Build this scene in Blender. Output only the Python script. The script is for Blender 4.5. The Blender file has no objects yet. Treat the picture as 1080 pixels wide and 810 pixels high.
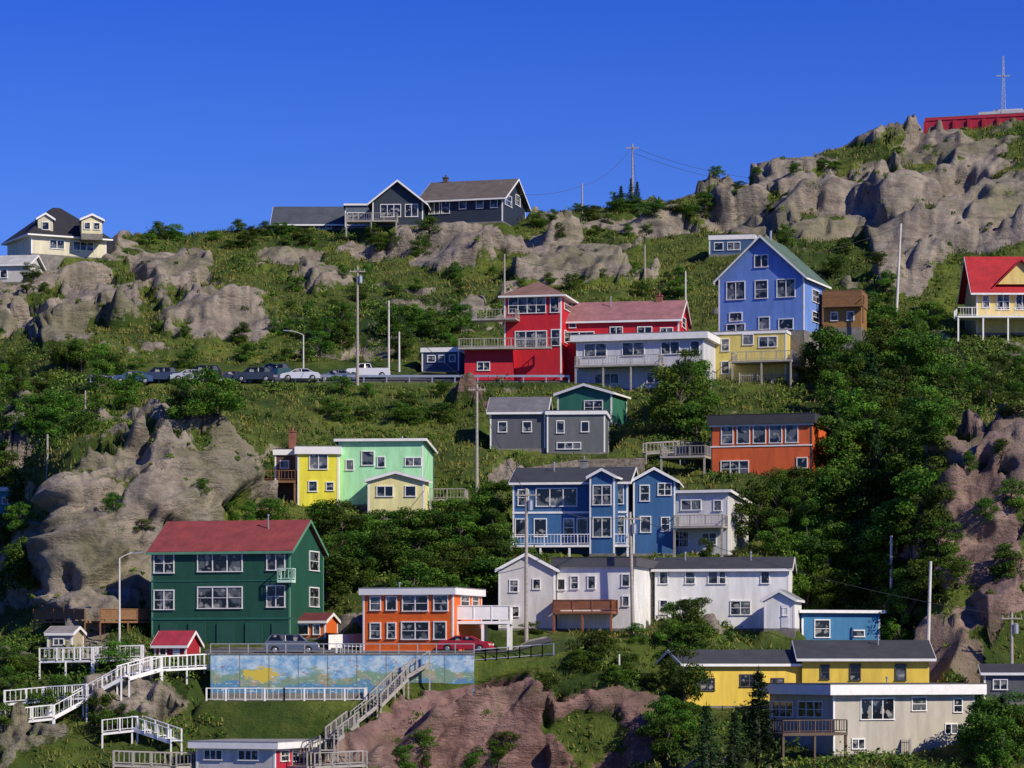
import bpy, math, random
import numpy as np
from mathutils import Vector
from mathutils.bvhtree import BVHTree
random.seed(7); rng=np.random.default_rng(7)
F=3125.0; ER=700.0
scene=bpy.context.scene
col=scene.collection
# ------------------------------------------------------------ helpers
def W3(u,row,d): return ((u-540)/F*d, d, (ER-row)/F*d)
class MB:
    def __init__(s): s.v=[];s.f=[];s.m=[]
    def poly(s,pts,m=0):
        b=len(s.v); s.v+= [tuple(p) for p in pts]; s.f.append(tuple(range(b,b+len(pts)))); s.m.append(m)
    def prism(s,pts,vec,m=0):
        n=len(pts); b=len(s.v); vec=Vector(vec)
        s.v+=[tuple(p) for p in pts]; s.v+=[tuple(Vector(p)+vec) for p in pts]
        s.f.append(tuple(range(b,b+n))); s.m.append(m)
        s.f.append(tuple(range(b+2*n-1,b+n-1,-1))); s.m.append(m)
        for i in range(n):
            j=(i+1)%n; s.f.append((b+i,b+j,b+n+j,b+n+i)); s.m.append(m)
    def box(s,x0,x1,y0,y1,z0,z1,m=0):
        s.prism([(x0,y0,z0),(x1,y0,z0),(x1,y1,z0),(x0,y1,z0)],(0,0,z1-z0),m)
    def obox(s,o,r,n,a0,a1,z0,z1,n0,n1,m=0):
        o=Vector(o);r=Vector(r);n=Vector(n);Z=Vector((0,0,1))
        P=lambda a,z,k:o+r*a+Z*z+n*k
        s.prism([P(a0,z0,n0),P(a1,z0,n0),P(a1,z0,n1),P(a0,z0,n1)],(0,0,z1-z0),m)
    def beam(s,p0,p1,w,h,m=0):
        p0=Vector(p0);p1=Vector(p1);d=(p1-p0)
        if d.length<1e-5: return
        dn=d.normalized(); up=Vector((0,0,1)) if abs(dn.z)<0.95 else Vector((1,0,0))
        r=dn.cross(up).normalized(); q=r.cross(dn).normalized()
        s.prism([p0-r*w/2-q*h/2,p0+r*w/2-q*h/2,p0+r*w/2+q*h/2,p0-r*w/2+q*h/2],d,m)
    def cyl(s,p0,p1,r0,r1,n=8,m=0):
        p0=Vector(p0);p1=Vector(p1);dn=(p1-p0).normalized(); up=Vector((0,0,1)) if abs(dn.z)<0.95 else Vector((1,0,0))
        a=dn.cross(up).normalized(); c=a.cross(dn).normalized(); b=len(s.v)
        for p,r in((p0,r0),(p1,r1)):
            for i in range(n):
                t=2*math.pi*i/n; s.v.append(tuple(p+a*(r*math.cos(t))+c*(r*math.sin(t))))
        for i in range(n):
            j=(i+1)%n; s.f.append((b+i,b+j,b+n+j,b+n+i)); s.m.append(m)
        s.f.append(tuple(range(b,b+n)));s.m.append(m); s.f.append(tuple(range(b+2*n-1,b+n-1,-1)));s.m.append(m)
    def mesh(s,name,mats):
        me=bpy.data.meshes.new(name); me.from_pydata(s.v,[],s.f)
        for m in mats: me.materials.append(m)
        me.polygons.foreach_set('material_index',s.m); me.update(); return me
    def obj(s,name,mats,parent=None,bevel=0):
        if not s.f: return None
        o=bpy.data.objects.new(name,s.mesh(name,mats)); col.objects.link(o)
        if parent: o.parent=parent
        if bevel:
            b=o.modifiers.new('b','BEVEL'); b.width=bevel; b.segments=2; b.limit_method='ANGLE'
        return o
def empty(name,loc=(0,0,0),rot=0):
    e=bpy.data.objects.new(name,None); e.location=loc; e.rotation_euler=(0,0,rot); e.empty_display_size=.5; col.objects.link(e); return e
# ------------------------------------------------------------ materials
_mc={}
def nt(name):
    m=bpy.data.materials.new(name); m.use_nodes=True; t=m.node_tree; t.nodes.clear()
    o=t.nodes.new('ShaderNodeOutputMaterial'); b=t.nodes.new('ShaderNodeBsdfPrincipled'); t.links.new(b.outputs[0],o.inputs[0])
    return m,t,b
def mixc(t,fac,a,b,mode='MIX'):
    n=t.nodes.new('ShaderNodeMix'); n.data_type='RGBA'; n.blend_type=mode
    for s,v in((n.inputs[0],fac),(n.inputs[6],a),(n.inputs[7],b)):
        if hasattr(v,'is_output'): t.links.new(v,s)
        elif isinstance(v,(int,float)): s.default_value=v
        else: s.default_value=(*v,1)
    return n.outputs[2]
def noise(t,vec,scale,detail=4,rough=.6):
    n=t.nodes.new('ShaderNodeTexNoise'); n.inputs['Scale'].default_value=scale; n.inputs['Detail'].default_value=detail; n.inputs['Roughness'].default_value=rough
    if vec: t.links.new(vec,n.inputs['Vector'])
    return n.outputs['Fac']
def ramp(t,fac,a,b,c0=0,c1=1):
    n=t.nodes.new('ShaderNodeMapRange'); n.inputs[1].default_value=a;n.inputs[2].default_value=b;n.inputs[3].default_value=c0;n.inputs[4].default_value=c1
    t.links.new(fac,n.inputs[0]); return n.outputs[0]
def math_(t,op,a,b=0):
    n=t.nodes.new('ShaderNodeMath'); n.operation=op
    for i,v in enumerate((a,b)):
        if hasattr(v,'is_output'): t.links.new(v,n.inputs[i])
        else: n.inputs[i].default_value=v
    return n.outputs[0]
def mapping(t,v,sc=(1,1,1),rot=(0,0,0)):
    mp=t.nodes.new('ShaderNodeMapping'); mp.inputs['Scale'].default_value=sc; mp.inputs['Rotation'].default_value=rot; t.links.new(v,mp.inputs[0]); return mp.outputs[0]
def bump(t,b,h,dist,strength=1):
    n=t.nodes.new('ShaderNodeBump'); n.inputs['Distance'].default_value=dist; n.inputs['Strength'].default_value=strength
    t.links.new(h,n.inputs['Height']); t.links.new(n.outputs[0],b.inputs['Normal']); return n
def coords(t): return t.nodes.new('ShaderNodeTexCoord').outputs['Object']
def plain(c,rough=.6,metal=0,var=.18,scale=1.5):
    k=('p',c,rough,metal,var)
    if k in _mc: return _mc[k]
    m,t,b=nt('paint'); v=coords(t)
    f=noise(t,v,scale,6,.65); dark=tuple(x*(1-var) for x in c); lite=tuple(min(1,x*(1+var*.5)) for x in c)
    t.links.new(mixc(t,ramp(t,f,.3,.7),dark,lite),b.inputs['Base Color']); b.inputs['Roughness'].default_value=rough; b.inputs['Metallic'].default_value=metal
    _mc[k]=m; return m
def siding(c):
    k=('s',c)
    if k in _mc: return _mc[k]
    m,t,b=nt('clapboard_siding'); v=coords(t)
    f=noise(t,mapping(t,v,(1.2,1.2,.25)),1.0,6,.65); g=noise(t,mapping(t,v,(3,3,.35)),1.2,5,.7)
    base=mixc(t,ramp(t,f,.3,.72),tuple(x*.72 for x in c),tuple(min(1,x*1.08) for x in c))
    lum=sum(c)/3; base=mixc(t,ramp(t,g,.53,.78,0,.45),base,tuple(x*.55+lum*.15+.015 for x in c))
    sep=t.nodes.new('ShaderNodeSeparateXYZ'); t.links.new(v,sep.inputs[0])
    fr=math_(t,'FRACT',math_(t,'MULTIPLY',sep.outputs[2],1/.2))
    line=ramp(t,fr,0,.22,1,0)
    c2=mixc(t,math_(t,'MULTIPLY',line,.2),base,tuple(x*.45 for x in c))
    t.links.new(c2,b.inputs['Base Color']); b.inputs['Roughness'].default_value=.62
    bump(t,b,fr,.02,.45); _mc[k]=m; return m
def roofm(c):
    k=('r',c)
    if k in _mc: return _mc[k]
    m,t,b=nt('roof_shingles'); v=coords(t)
    f=noise(t,v,.7,6,.7); g=noise(t,v,6,3,.8)
    a=mixc(t,ramp(t,f,.3,.7),tuple(x*.6 for x in c),tuple(min(1,x*1.25) for x in c))
    a=mixc(t,ramp(t,g,.3,.7,0,.4),a,tuple(x*.5 for x in c))
    t.links.new(a,b.inputs['Base Color']); b.inputs['Roughness'].default_value=.8; bump(t,b,g,.05,.7); _mc[k]=m; return m
def woodm(c):
    k=('w',c)
    if k in _mc: return _mc[k]
    m,t,b=nt('weathered_wood'); v=coords(t)
    f=noise(t,mapping(t,v,(.5,3,3)),2,6,.7)
    t.links.new(mixc(t,ramp(t,f,.3,.7),tuple(x*.55 for x in c),tuple(min(1,x*1.15) for x in c)),b.inputs['Base Color']); b.inputs['Roughness'].default_value=.8; _mc[k]=m; return m
def glassm():
    if 'g' in _mc: return _mc['g']
    m,t,b=nt('window_glass'); v=coords(t)
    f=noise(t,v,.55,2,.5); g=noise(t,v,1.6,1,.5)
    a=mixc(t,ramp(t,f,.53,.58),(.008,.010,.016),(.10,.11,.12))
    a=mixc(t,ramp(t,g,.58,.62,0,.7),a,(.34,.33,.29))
    t.links.new(a,b.inputs['Base Color']); b.inputs['Roughness'].default_value=.07; b.inputs['IOR'].default_value=1.5; _mc['g']=m; return m
def foliage(name,c0,c1,c2,transl=True):
    m,t,b=nt(name)
    at=t.nodes.new('ShaderNodeAttribute'); at.attribute_name='Col'
    sep=t.nodes.new('ShaderNodeSeparateColor'); t.links.new(at.outputs['Color'],sep.inputs[0])
    a=mixc(t,sep.outputs[0],c0,c1); a=mixc(t,ramp(t,sep.outputs[1],.55,1,0,.8),a,c2)
    oi=t.nodes.new('ShaderNodeObjectInfo')
    hs=t.nodes.new('ShaderNodeHueSaturation'); t.links.new(a,hs.inputs['Color']); t.links.new(ramp(t,oi.outputs['Random'],0,1,.55,1.45),hs.inputs['Value']); t.links.new(ramp(t,oi.outputs['Random'],0,1,.475,.515),hs.inputs['Hue'])
    t.links.new(hs.outputs[0],b.inputs['Base Color'])
    b.inputs['Roughness'].default_value=.65; b.inputs['Specular IOR Level'].default_value=.2
    if transl:
        tr=t.nodes.new('ShaderNodeBsdfTranslucent'); t.links.new(hs.outputs[0],tr.inputs[0])
        mx=t.nodes.new('ShaderNodeMixShader'); mx.inputs[0].default_value=.22
        t.links.new(b.outputs[0],mx.inputs[1]); t.links.new(tr.outputs[0],mx.inputs[2])
        out=[n for n in t.nodes if n.type=='OUTPUT_MATERIAL'][0]; t.links.new(mx.outputs[0],out.inputs[0])
    return m
LEAF=foliage('leaves',(.018,.058,.006),(.062,.155,.012),(.15,.22,.022))
SHRUB=foliage('shrub_leaves',(.020,.055,.006),(.080,.155,.015),(.18,.22,.030),False)
CONIF=foliage('needles',(.010,.032,.010),(.025,.062,.014),(.045,.085,.02),False)
GRASS=foliage('grass_blades',(.055,.09,.012),(.14,.19,.024),(.32,.27,.07),False)
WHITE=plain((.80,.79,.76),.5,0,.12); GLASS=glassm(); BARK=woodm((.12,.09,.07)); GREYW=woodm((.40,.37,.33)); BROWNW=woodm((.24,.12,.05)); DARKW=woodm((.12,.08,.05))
CONC=plain((.20,.185,.165),.85,0,.5); METAL=plain((.45,.46,.47),.4,.6); ASPH=plain((.06,.06,.062),.9,0,.3)
# ------------------------------------------------------------ noise
def h3(ix,iy,iz,s):
    n=(ix.astype(np.uint32)*np.uint32(374761393)+iy.astype(np.uint32)*np.uint32(668265263)+iz.astype(np.uint32)*np.uint32(2246822519)+np.uint32(s*3266489917&0xffffffff))
    n=(n^(n>>np.uint32(13)))*np.uint32(1274126177); n=n^(n>>np.uint32(16)); n=n*np.uint32(2654435761); n=n^(n>>np.uint32(15))
    return n.astype(np.float64)/4294967296.0
def vn(p,s=0):
    p=p+1000.0; i=np.floor(p).astype(np.int64); f=p-i; f=f*f*(3-2*f); r=0
    for a in(0,1):
        for b in(0,1):
            for c in(0,1):
                w=(f[:,0] if a else 1-f[:,0])*(f[:,1] if b else 1-f[:,1])*(f[:,2] if c else 1-f[:,2])
                r=r+w*h3(i[:,0]+a,i[:,1]+b,i[:,2]+c,s)
    return r
def fbm(p,freq,o=5,s=0):
    r=0;a=1;t=0
    for k in range(o): r=r+a*vn(p*freq,s+k); t+=a; a*=.5; freq*=2.03
    return r/t
def facet(p,freq,s,tilt=1.6,step=1.0):
    q=p*freq+1000; i=np.floor(q).astype(np.int64); best=np.full(len(p),9e9); val=np.zeros(len(p))
    for a in(-1,0,1):
        for b in(-1,0,1):
            for c in(-1,0,1):
                ix,iy,iz=i[:,0]+a,i[:,1]+b,i[:,2]+c
                dx=ix+h3(ix,iy,iz,s)-q[:,0]; dy=iy+h3(ix,iy,iz,s+1)-q[:,1]; dz=iz+h3(ix,iy,iz,s+2)-q[:,2]
                dd=dx*dx+dy*dy+dz*dz; m=dd<best
                v=step*h3(ix,iy,iz,s+3)+ (dx*(h3(ix,iy,iz,s+4)-.5)+dy*(h3(ix,iy,iz,s+5)-.5)+dz*(h3(ix,iy,iz,s+6)-.5))*tilt
                best=np.where(m,dd,best); val=np.where(m,v,val)
    return val
# ------------------------------------------------------------ terrain knots
G=[(1000,214),(830,232),(765,240),(700,247),(689,257),(662,264),(588,284),(545,294),(505,304),(445,322),(404,338),(397,346),(345,366),(290,395),(228,425)]
def C(**k):
    g=list(G)
    for a,v in k.items(): g[int(a[1:])]=v
    return g
road=dict(k3=(727,246.2),k4=(692,247.2),k5=(682,258))
cols={
-150:C(k5=(680,275),k6=(630,300),k7=(580,320),k8=(530,332),k9=(470,340),k10=(430,350),k11=(420,358),k12=(370,375),k13=(340,390),k14=(320,402)),
0:C(k5=(675,272),k6=(615,298),k7=(560,315),k8=(505,326),k9=(450,336),k10=(410,346),k11=(400,353),k12=(355,370),k13=(315,388),k14=(284,402)),
35:C(k5=(660,270),k6=(595,284),k7=(545,294),k8=(495,306),k9=(445,328),k10=(406,343),k11=(398,350),k12=(350,370),k13=(300,388),k14=(268,404)),
60:C(k5=(656,265),k6=(590,271),k7=(530,277),k8=(475,287),k9=(440,318),k14=(260,408)),
130:C(k5=(660,264),k6=(600,272),k7=(530,277),k8=(464,287),k9=(440,314),k14=(252,412)),
215:C(k3=(722,246),k4=(692,248),k5=(680,259),k6=(590,276),k7=(530,281),k8=(466,289),k9=(440,316),k14=(247,418)),
275:C(k14=(241,420),k7=(545,290),k8=(500,302),**road),
380:C(k14=(234,424),**road),
470:C(k14=(229,425),k1=(830,239),k2=(770,243),**road),
540:C(k14=(224,425),k1=(830,240),k2=(760,244),k3=(706,247),k4=(690,248.5),k5=(676,259)),
620:C(k14=(219,427),k1=(830,239),k2=(745,244),k3=(680,249),k4=(668,256),k5=(662,264)),
690:C(k14=(210,428),k1=(830,236),k2=(760,243),k3=(705,249),k4=(684,257)),
750:C(k14=(203,428),k1=(830,227),k2=(800,236),k3=(746,248),k4=(700,257),k5=(668,266),k12=(346,362),k13=(275,395)),
800:C(k14=(193,428),k1=(830,226),k2=(800,236),k3=(746,248),k4=(700,257),k5=(668,268),k12=(346,362),k13=(262,392)),
850:C(k14=(166,428),k1=(830,226),k2=(800,236),k3=(746,248),k4=(700,257),k5=(675,268),k12=(344,362),k13=(245,392)),
900:C(k14=(151,430),k1=(830,226),k2=(800,236),k3=(746,248),k4=(705,257),k5=(682,267),k6=(610,285),k12=(340,364),k13=(240,394)),
950:C(k14=(138,430),k1=(830,226),k2=(800,236),k3=(746,248),k4=(715,256),k5=(695,263),k6=(620,279),k7=(560,288),k8=(505,298),k12=(345,360),k13=(225,393)),
990:C(k14=(134,430),k1=(830,226),k2=(800,236),k3=(750,246),k4=(722,252),k5=(700,257),k6=(620,264),k7=(545,270),k8=(482,280),k9=(430,315),k10=(395,335),k11=(385,342),k12=(352,358),k13=(220,392)),
1080:C(k14=(128,428),k1=(830,226),k2=(800,236),k3=(750,246),k4=(720,252),k5=(695,257),k6=(610,263),k7=(530,269),k8=(460,278),k9=(425,313),k10=(392,333),k11=(384,340),k12=(355,356),k13=(215,388)),
1250:C(k14=(110,425),k5=(695,257),k6=(610,263),k7=(530,269),k8=(450,280),k12=(350,356),k13=(210,388)),
}
uk=np.array(sorted(cols)); K=np.array([cols[u] for u in sorted(cols)],float)
Kd=K[:,:,1]; Kz=(ER-K[:,:,0])/F*Kd
Kd=np.concatenate([np.full((len(uk),1),150.),np.full((len(uk),1),195.),Kd,Kd[:,-1:]+30,np.full((len(uk),1),620.),np.full((len(uk),1),1500.)],1)
Kz=np.concatenate([np.full((len(uk),1),-30.),np.full((len(uk),1),-27.),Kz,Kz[:,-1:]-1,Kz[:,-1:]-18,np.full((len(uk),1),-5.)],1)
sub=[3,4,14,22,22,22,18,24,36,28,28,30,22,14,34,44,50,8,6,4]
tt=[]
for i in range(Kd.shape[1]-1):
    n=sub[i] if i<len(sub) else 6
    tt+=list(i+np.arange(n)/n)
tt.append(Kd.shape[1]-1); tt=np.array(tt)
U=np.concatenate([np.arange(-1600,-70,30),np.arange(-70,1150,2.0),np.arange(1150,2700,30)])
def interp2(K):
    A=np.array([np.interp(U,uk,K[:,j]) for j in range(K.shape[1])]).T
    return np.array([np.interp(tt,np.arange(K.shape[1]),A[i]) for i in range(len(U))])
D=interp2(Kd); Zt=interp2(Kz)
def blur(A,ax,n):
    for _ in range(n):
        P=np.pad(A,[(1,1) if a==ax else (0,0) for a in(0,1)],mode='edge')
        A=(P[:-2]+2*P[1:-1]+P[2:])/4 if ax==0 else (P[:,:-2]+2*P[:,1:-1]+P[:,2:])/4
    return A
D=blur(blur(D,0,40),1,3); Zt=blur(blur(Zt,0,40),1,3)
X=(U[:,None]-540)/F*D
nU,nT=D.shape
idx=np.arange(nU*nT).reshape(nU,nT)
quads=np.stack([idx[:-1,:-1],idx[1:,:-1],idx[1:,1:],idx[:-1,1:]],-1).reshape(-1,4)
P=np.stack([X,D,Zt],-1)
def bvh(P,st=1):
    Q=P[::st,::st]; a,b=Q.shape[:2]; ii=np.arange(a*b).reshape(a,b)
    q=np.stack([ii[:-1,:-1],ii[1:,:-1],ii[1:,1:],ii[:-1,1:]],-1).reshape(-1,4)
    return BVHTree.FromPolygons(Q.reshape(-1,3).tolist(),q.tolist())
def cast(B,u,row):
    d=Vector(((u-540)/F,1,(ER-row)/F)).normalized()
    h=B.ray_cast(Vector((0,0,0)),d,2000)
    return h[0]
B0=bvh(P,2)
# ------------------------------------------------------------ masks
def row_of(P): return ER-P[...,2]/P[...,1]*F
def u_of(P): return 540+P[...,0]/P[...,1]*F
Pf=P.reshape(-1,3); uu=u_of(Pf); rr=row_of(Pf); kk=np.tile(tt,nU)
def blobs(L,uu,rr):
    m=np.zeros(len(uu))
    for (a,b,ra,rb,s) in L:
        e=((uu-a)/ra)**2+((rr-b)/rb)**2
        m=np.maximum(m,s*np.clip(1.35-e,0,1))
    return m
RO=[(165,545,130,88,1.3),(90,600,65,80,1.4),(235,495,45,32,1.1),(215,325,75,30,1),(120,325,50,22,.9),(40,338,70,26,.95),(185,282,48,18,1),(60,310,60,15,.7),(310,268,40,12,.8),(330,298,40,12,.8),(530,262,90,18,1),(590,285,60,16,.9),(470,275,40,14,.9),(650,285,50,12,.9),(690,240,60,12,.8),(400,262,50,10,.7),(620,240,50,8,.7),
 (790,225,60,22,1),(880,195,85,34,1),(980,165,110,35,1),(1040,220,70,50,1),(960,260,45,50,1.1),(930,225,45,25,.9),(870,240,50,14,.8),(1030,575,70,115,1.3),(1010,650,50,55,1.1),(1070,500,50,45,1.1),(500,765,95,75,1.3),(630,775,80,55,1.1),(560,735,50,50,.9),(345,790,50,30,.8),(20,780,60,25,.7),(490,435,42,20,.8),(560,490,60,18,.5),(160,445,30,14,.8),(430,800,60,40,1),(145,740,60,30,.7),(720,800,40,30,.7)]
n1=fbm(Pf,.09,5,11); n2=fbm(Pf,.35,4,31); n3=fbm(Pf*np.array([1,1,2.2]),.16,4,33)
rock=blobs(RO,uu,rr)+ (n1-.5)*2.2+(n2-.5)*1.4+(n3-.5)*2.0
upper=np.clip((400-rr)/60,0,1)
rock=rock-.47+upper*.16
rock=np.clip(rock*3.5,0,1)
roadm=((kk>=11.95)&(kk<=13.1)&(uu>90)&(uu<640))|((kk>=5.0)&(kk<=7.1)&(uu>205)&(uu<600))
roadf=blur(blur(roadm.astype(float).reshape(nU,nT),0,4),1,3).reshape(-1)
rock*=(1-np.clip(roadf*2,0,1))
red=blobs([(1030,590,110,150,.7),(540,770,240,90,1),(490,435,50,30,1)],uu,rr)
lush=np.clip(blobs([(40,430,80,50,1),(350,400,300,25,.3),(430,590,130,50,1),(890,480,100,170,1),(400,340,130,30,.9),(1000,400,80,50,1),(720,430,60,60,.8),(620,730,60,40,.6),(100,700,140,40,.7),(900,780,200,60,.8)],uu,rr)+(n1-.5)*1.6,0,1)
# ------------------------------------------------------------ terrain displacement
gu=np.gradient(P,axis=0); gt=np.gradient(P,axis=1); nrm=np.cross(gu,gt); nrm/=np.linalg.norm(nrm,axis=-1,keepdims=True)+1e-9
nrm=nrm.reshape(-1,3); nrm*=np.sign(nrm[:,2:3]+1e-6)
nrm=nrm*np.array([1,1,.8])+np.array([.12,-.25,0]); nrm/=np.linalg.norm(nrm,axis=1,keepdims=True)
vis=(kk>2)&(kk<18.5)
warp=Pf+np.stack([fbm(Pf,.12,3,51),fbm(Pf,.12,3,52),fbm(Pf,.12,3,53)],-1)*4
ca,sa=math.cos(.55),math.sin(.55)
sk=np.stack([(warp[:,0]*ca+warp[:,2]*sa)*.5,warp[:,1]*.65,(warp[:,2]*ca-warp[:,0]*sa)*1.25],-1)
fc=facet(sk,.13,5,3.3,.85)*2.3+facet(sk,.33,25,3.0,.65)*1.0+facet(sk,.95,45,2.6,.65)*.34
fc=fc+(fbm(Pf,1.1,3,88)-.5)*.25
fc=blur(blur(fc.reshape(nU,nT),0,1),1,1).reshape(-1)
disp=rock*(fc-1.1+(fbm(Pf,.06,3,70)-.5)*5)+(1-rock)*((n1-.5)*2.4+(n2-.5)*1.1)
disp*=(1-np.clip(roadf*1.6,0,1))*vis
Pn=Pf+nrm*disp[:,None]
P=Pn.reshape(nU,nT,3)
# ------------------------------------------------------------ houses
FOOT=[]; SB=[]
class House:
    def __init__(s,name,u0,u1,us,base,L,side='R',d=None):
        s.name=name
        un=u1 if side=='R' else u0; uf=u0 if side=='R' else u1
        if d is None:
            h=cast(B0,(u0+u1)/2,base); d=h.y if h else 420
        s.d=d; near=Vector(W3(un,base,d)); s.zb=near.z; sg=1 if side=='R' else -1
        best=None
        for i in range(0,620):
            th=math.radians(-12+i*.1)
            bx=sg*math.sin(th); by=math.cos(th)
            u=540+(near.x+L*bx)/(near.y+L*by)*F
            e=abs(u-us)
            if best is None or e<best[0]: best=(e,th)
        if best[0]>3: print('SIDE?',name,best)
        th=best[1]; s.rot=-sg*th
        e=Vector((math.cos(s.rot),math.sin(s.rot))) ; dirf=-e*sg
        k=(uf-540)/F; s.W=abs((k*near.y-near.x)/(dirf.x-k*dirf.y))
        s.o=Vector((near.x,near.y,near.z)) if side=='L' else Vector((near.x+dirf.x*s.W,near.y+dirf.y*s.W,near.z))
        s.L=L; s.side=side; s.e=e; s.b=Vector((-e.y,e.x))
        s.emp=empty(name,s.o,s.rot)
        s.fr=MB(); s.gl=MB(); s.tr=MB(); s.dk=MB()
        FOOT.append((s.o.x,s.o.y,e.x,e.y,s.W,L,s.zb,name)); SB.append((min(u0,u1,us),max(u0,u1,us),base,d))
    def fx(s,u):
        k=(u-540)/F; return (k*s.o.y-s.o.x)/(s.e.x-k*s.e.y)
    def sx(s,u):
        o=s.o.xy+(s.e*s.W if s.side=='R' else Vector((0,0))); k=(u-540)/F
        return (k*o.y-o.x)/(s.b.x-k*s.b.y)
    def z(s,row,dd=0): return (ER-row)/F*(s.d+dd)-s.zb
    def body(s,eave,top,roof,wall,roofc,trim=WHITE,over=.35,fnd=4.5,corner=True,smooth=False):
        W,L=s.W,s.L; ze=s.z(eave); wb=MB(); rf=MB(); o=over
        if roof=='gs': zr=s.z(top,L/2); wb.prism([(0,0,-fnd),(0,0,ze),(0,L/2,zr-.08),(0,L,ze),(0,L,-fnd)],(W,0,0))
        elif roof=='gf': zr=s.z(top); wb.prism([(0,0,-fnd),(W,0,-fnd),(W,0,ze),(W/2,0,zr-.08),(0,0,ze)],(0,L,0))
        else:
            zr=s.z(top,L/2 if roof=='hip' else 0); wb.box(0,W,0,L,-fnd,ze)
        t=.16
        if roof=='gs':
            sl=(zr-ze)/(L/2); y0=-o; z0=ze-o*sl
            rf.prism([(-o,y0,z0),(W+o,y0,z0),(W+o,L/2,zr),(-o,L/2,zr)],(0,0,t)); rf.prism([(-o,L+o,z0),(W+o,L+o,z0),(W+o,L/2,zr),(-o,L/2,zr)],(0,0,t))
            s.tr.box(-o,W+o,y0-.05,y0+.0,z0-.12,z0+.1)
            for x in(-o-.05,W+o):
                for (ya,yb) in((y0,L/2),(L+o,L/2)): s.tr.prism([(x,ya,z0-.12),(x,yb,zr-.12),(x,yb,zr+t-.02),(x,ya,z0+t-.02)],(.05,0,0))
        elif roof=='gf':
            sl=(zr-ze)/(W/2); z0=ze-o*sl
            for(xa)in(-o,W+o):
                rf.prism([(xa,-o,z0),(W/2,-o,zr),(W/2,L+o,zr),(xa,L+o,z0)],(0,0,t))
                s.tr.prism([(xa,-o-.05,z0-.14),(W/2,-o-.05,zr-.14),(W/2,-o-.05,zr+t-.02),(xa,-o-.05,z0+t-.02)],(0,.05,0))
                s.tr.box(min(xa,xa+(.05 if xa>0 else -.05)),max(xa,xa+(.05 if xa>0 else -.05)),-o,L+o,z0-.1,z0+.1)
        elif roof=='hip':
            h=min(W,L)/2*.95; q=[(-o,-o,ze),(W+o,-o,ze),(W+o,L+o,ze),(-o,L+o,ze)]
            a,b=((h,L/2,zr),(W-h,L/2,zr)) if W>=L else ((W/2,h,zr),(W/2,L-h,zr))
            if W>=L:
                rf.poly([q[0],q[1],b,a]);rf.poly([q[2],q[3],a,b]);rf.poly([q[1],q[2],b]);rf.poly([q[3],q[0],a])
            else:
                rf.poly([q[0],q[1],a]);rf.poly([q[1],q[2],b,a]);rf.poly([q[2],q[3],b]);rf.poly([q[3],q[0],a,b])
            s.tr.box(-o-.02,W+o+.02,-o-.02,L+o+.02,ze-.2,ze-.004)
        elif roof=='flat':
            s.tr.box(-o,W+o,-o,L+o,ze,zr); rf.box(-o-.02,W+o+.02,-o-.02,L+o+.02,zr,zr+.07)
        elif roof=='shed':
            rf.prism([(-o,-o,zr),(-o,L+o,ze),(-o,L+o,ze+t),(-o,-o,zr+t)],(W+2*o,0,0))
            wb.prism([(0.001,0.001,ze),(0.001,0.001,zr),(0.001,L-.01,ze)],(W-.002,0,0)); s.tr.box(-o,W+o,-o-.05,-o,zr-.12,zr+t-.02)
            for x in(-o-.05,W+o): s.tr.prism([(x,-o,zr-.12),(x,-o,zr+t-.02),(x,L+o,ze+t-.02),(x,L+o,ze-.12)],(.05,0,0))
        wb.obj('walls',[plain(wall,.5,0,.25) if smooth else siding(wall)],s.emp); rf.obj('roof',[roofm(roofc)],s.emp)
        if corner:
            c=.13
            for x in(0,W):
                s.tr.box(x-c if x else -.025,(x+.025) if x else c,-.025,c,0,ze-.02)
                s.tr.box(x-c if x else -.025,(x+.025) if x else c,L-c,L+.025,0,ze-.02)
        fb=MB(); fb.box(-.03,W+.03,-.03,L+.03,-fnd-.1,.12); fb.obj('foundation',[CONC],s.emp)
        s.ze=ze; s.zr=zr; s.trim=trim; return s
    def _win(s,o,r,n,a,z,w,h,nx,ny,m=0):
        t=.085; fr,gl=s.fr,s.gl
        fr.obox(o,r,n,a-w/2-t,a+w/2+t,z+h/2,z+h/2+t*1.2,.002,.09); fr.obox(o,r,n,a-w/2-t*1.3,a+w/2+t*1.3,z-h/2-t,z-h/2,.002,.13)
        fr.obox(o,r,n,a-w/2-t,a-w/2,z-h/2,z+h/2,.002,.08); fr.obox(o,r,n,a+w/2,a+w/2+t,z-h/2,z+h/2,.002,.08)
        for i in range(1,nx):
            x=a-w/2+w*i/nx; fr.obox(o,r,n,x-.04,x+.04,z-h/2,z+h/2,.022,.07)
        for i in range(1,ny):
            y=z-h/2+h*(i/ny); fr.obox(o,r,n,a-w/2,a+w/2,y-.025,y+.025,.022,.06)
        gl.obox(o,r,n,a-w/2,a+w/2,z-h/2,z+h/2,.004,.02)
    def win(s,L):
        for w in L:
            u,row,wp,hp=w[:4]; nx=w[4] if len(w)>4 else 1; ny=w[5] if len(w)>5 else (2 if hp>=14 and random.random()<.5 else 1)
            a0=s.fx(u-wp/2);a1=s.fx(u+wp/2); px=(s.d)/F
            s._win((0,0,0),(1,0,0),(0,-1,0),(a0+a1)/2,s.z(row),a1-a0-.18,hp*px-.2,nx,ny)
        return s
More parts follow.
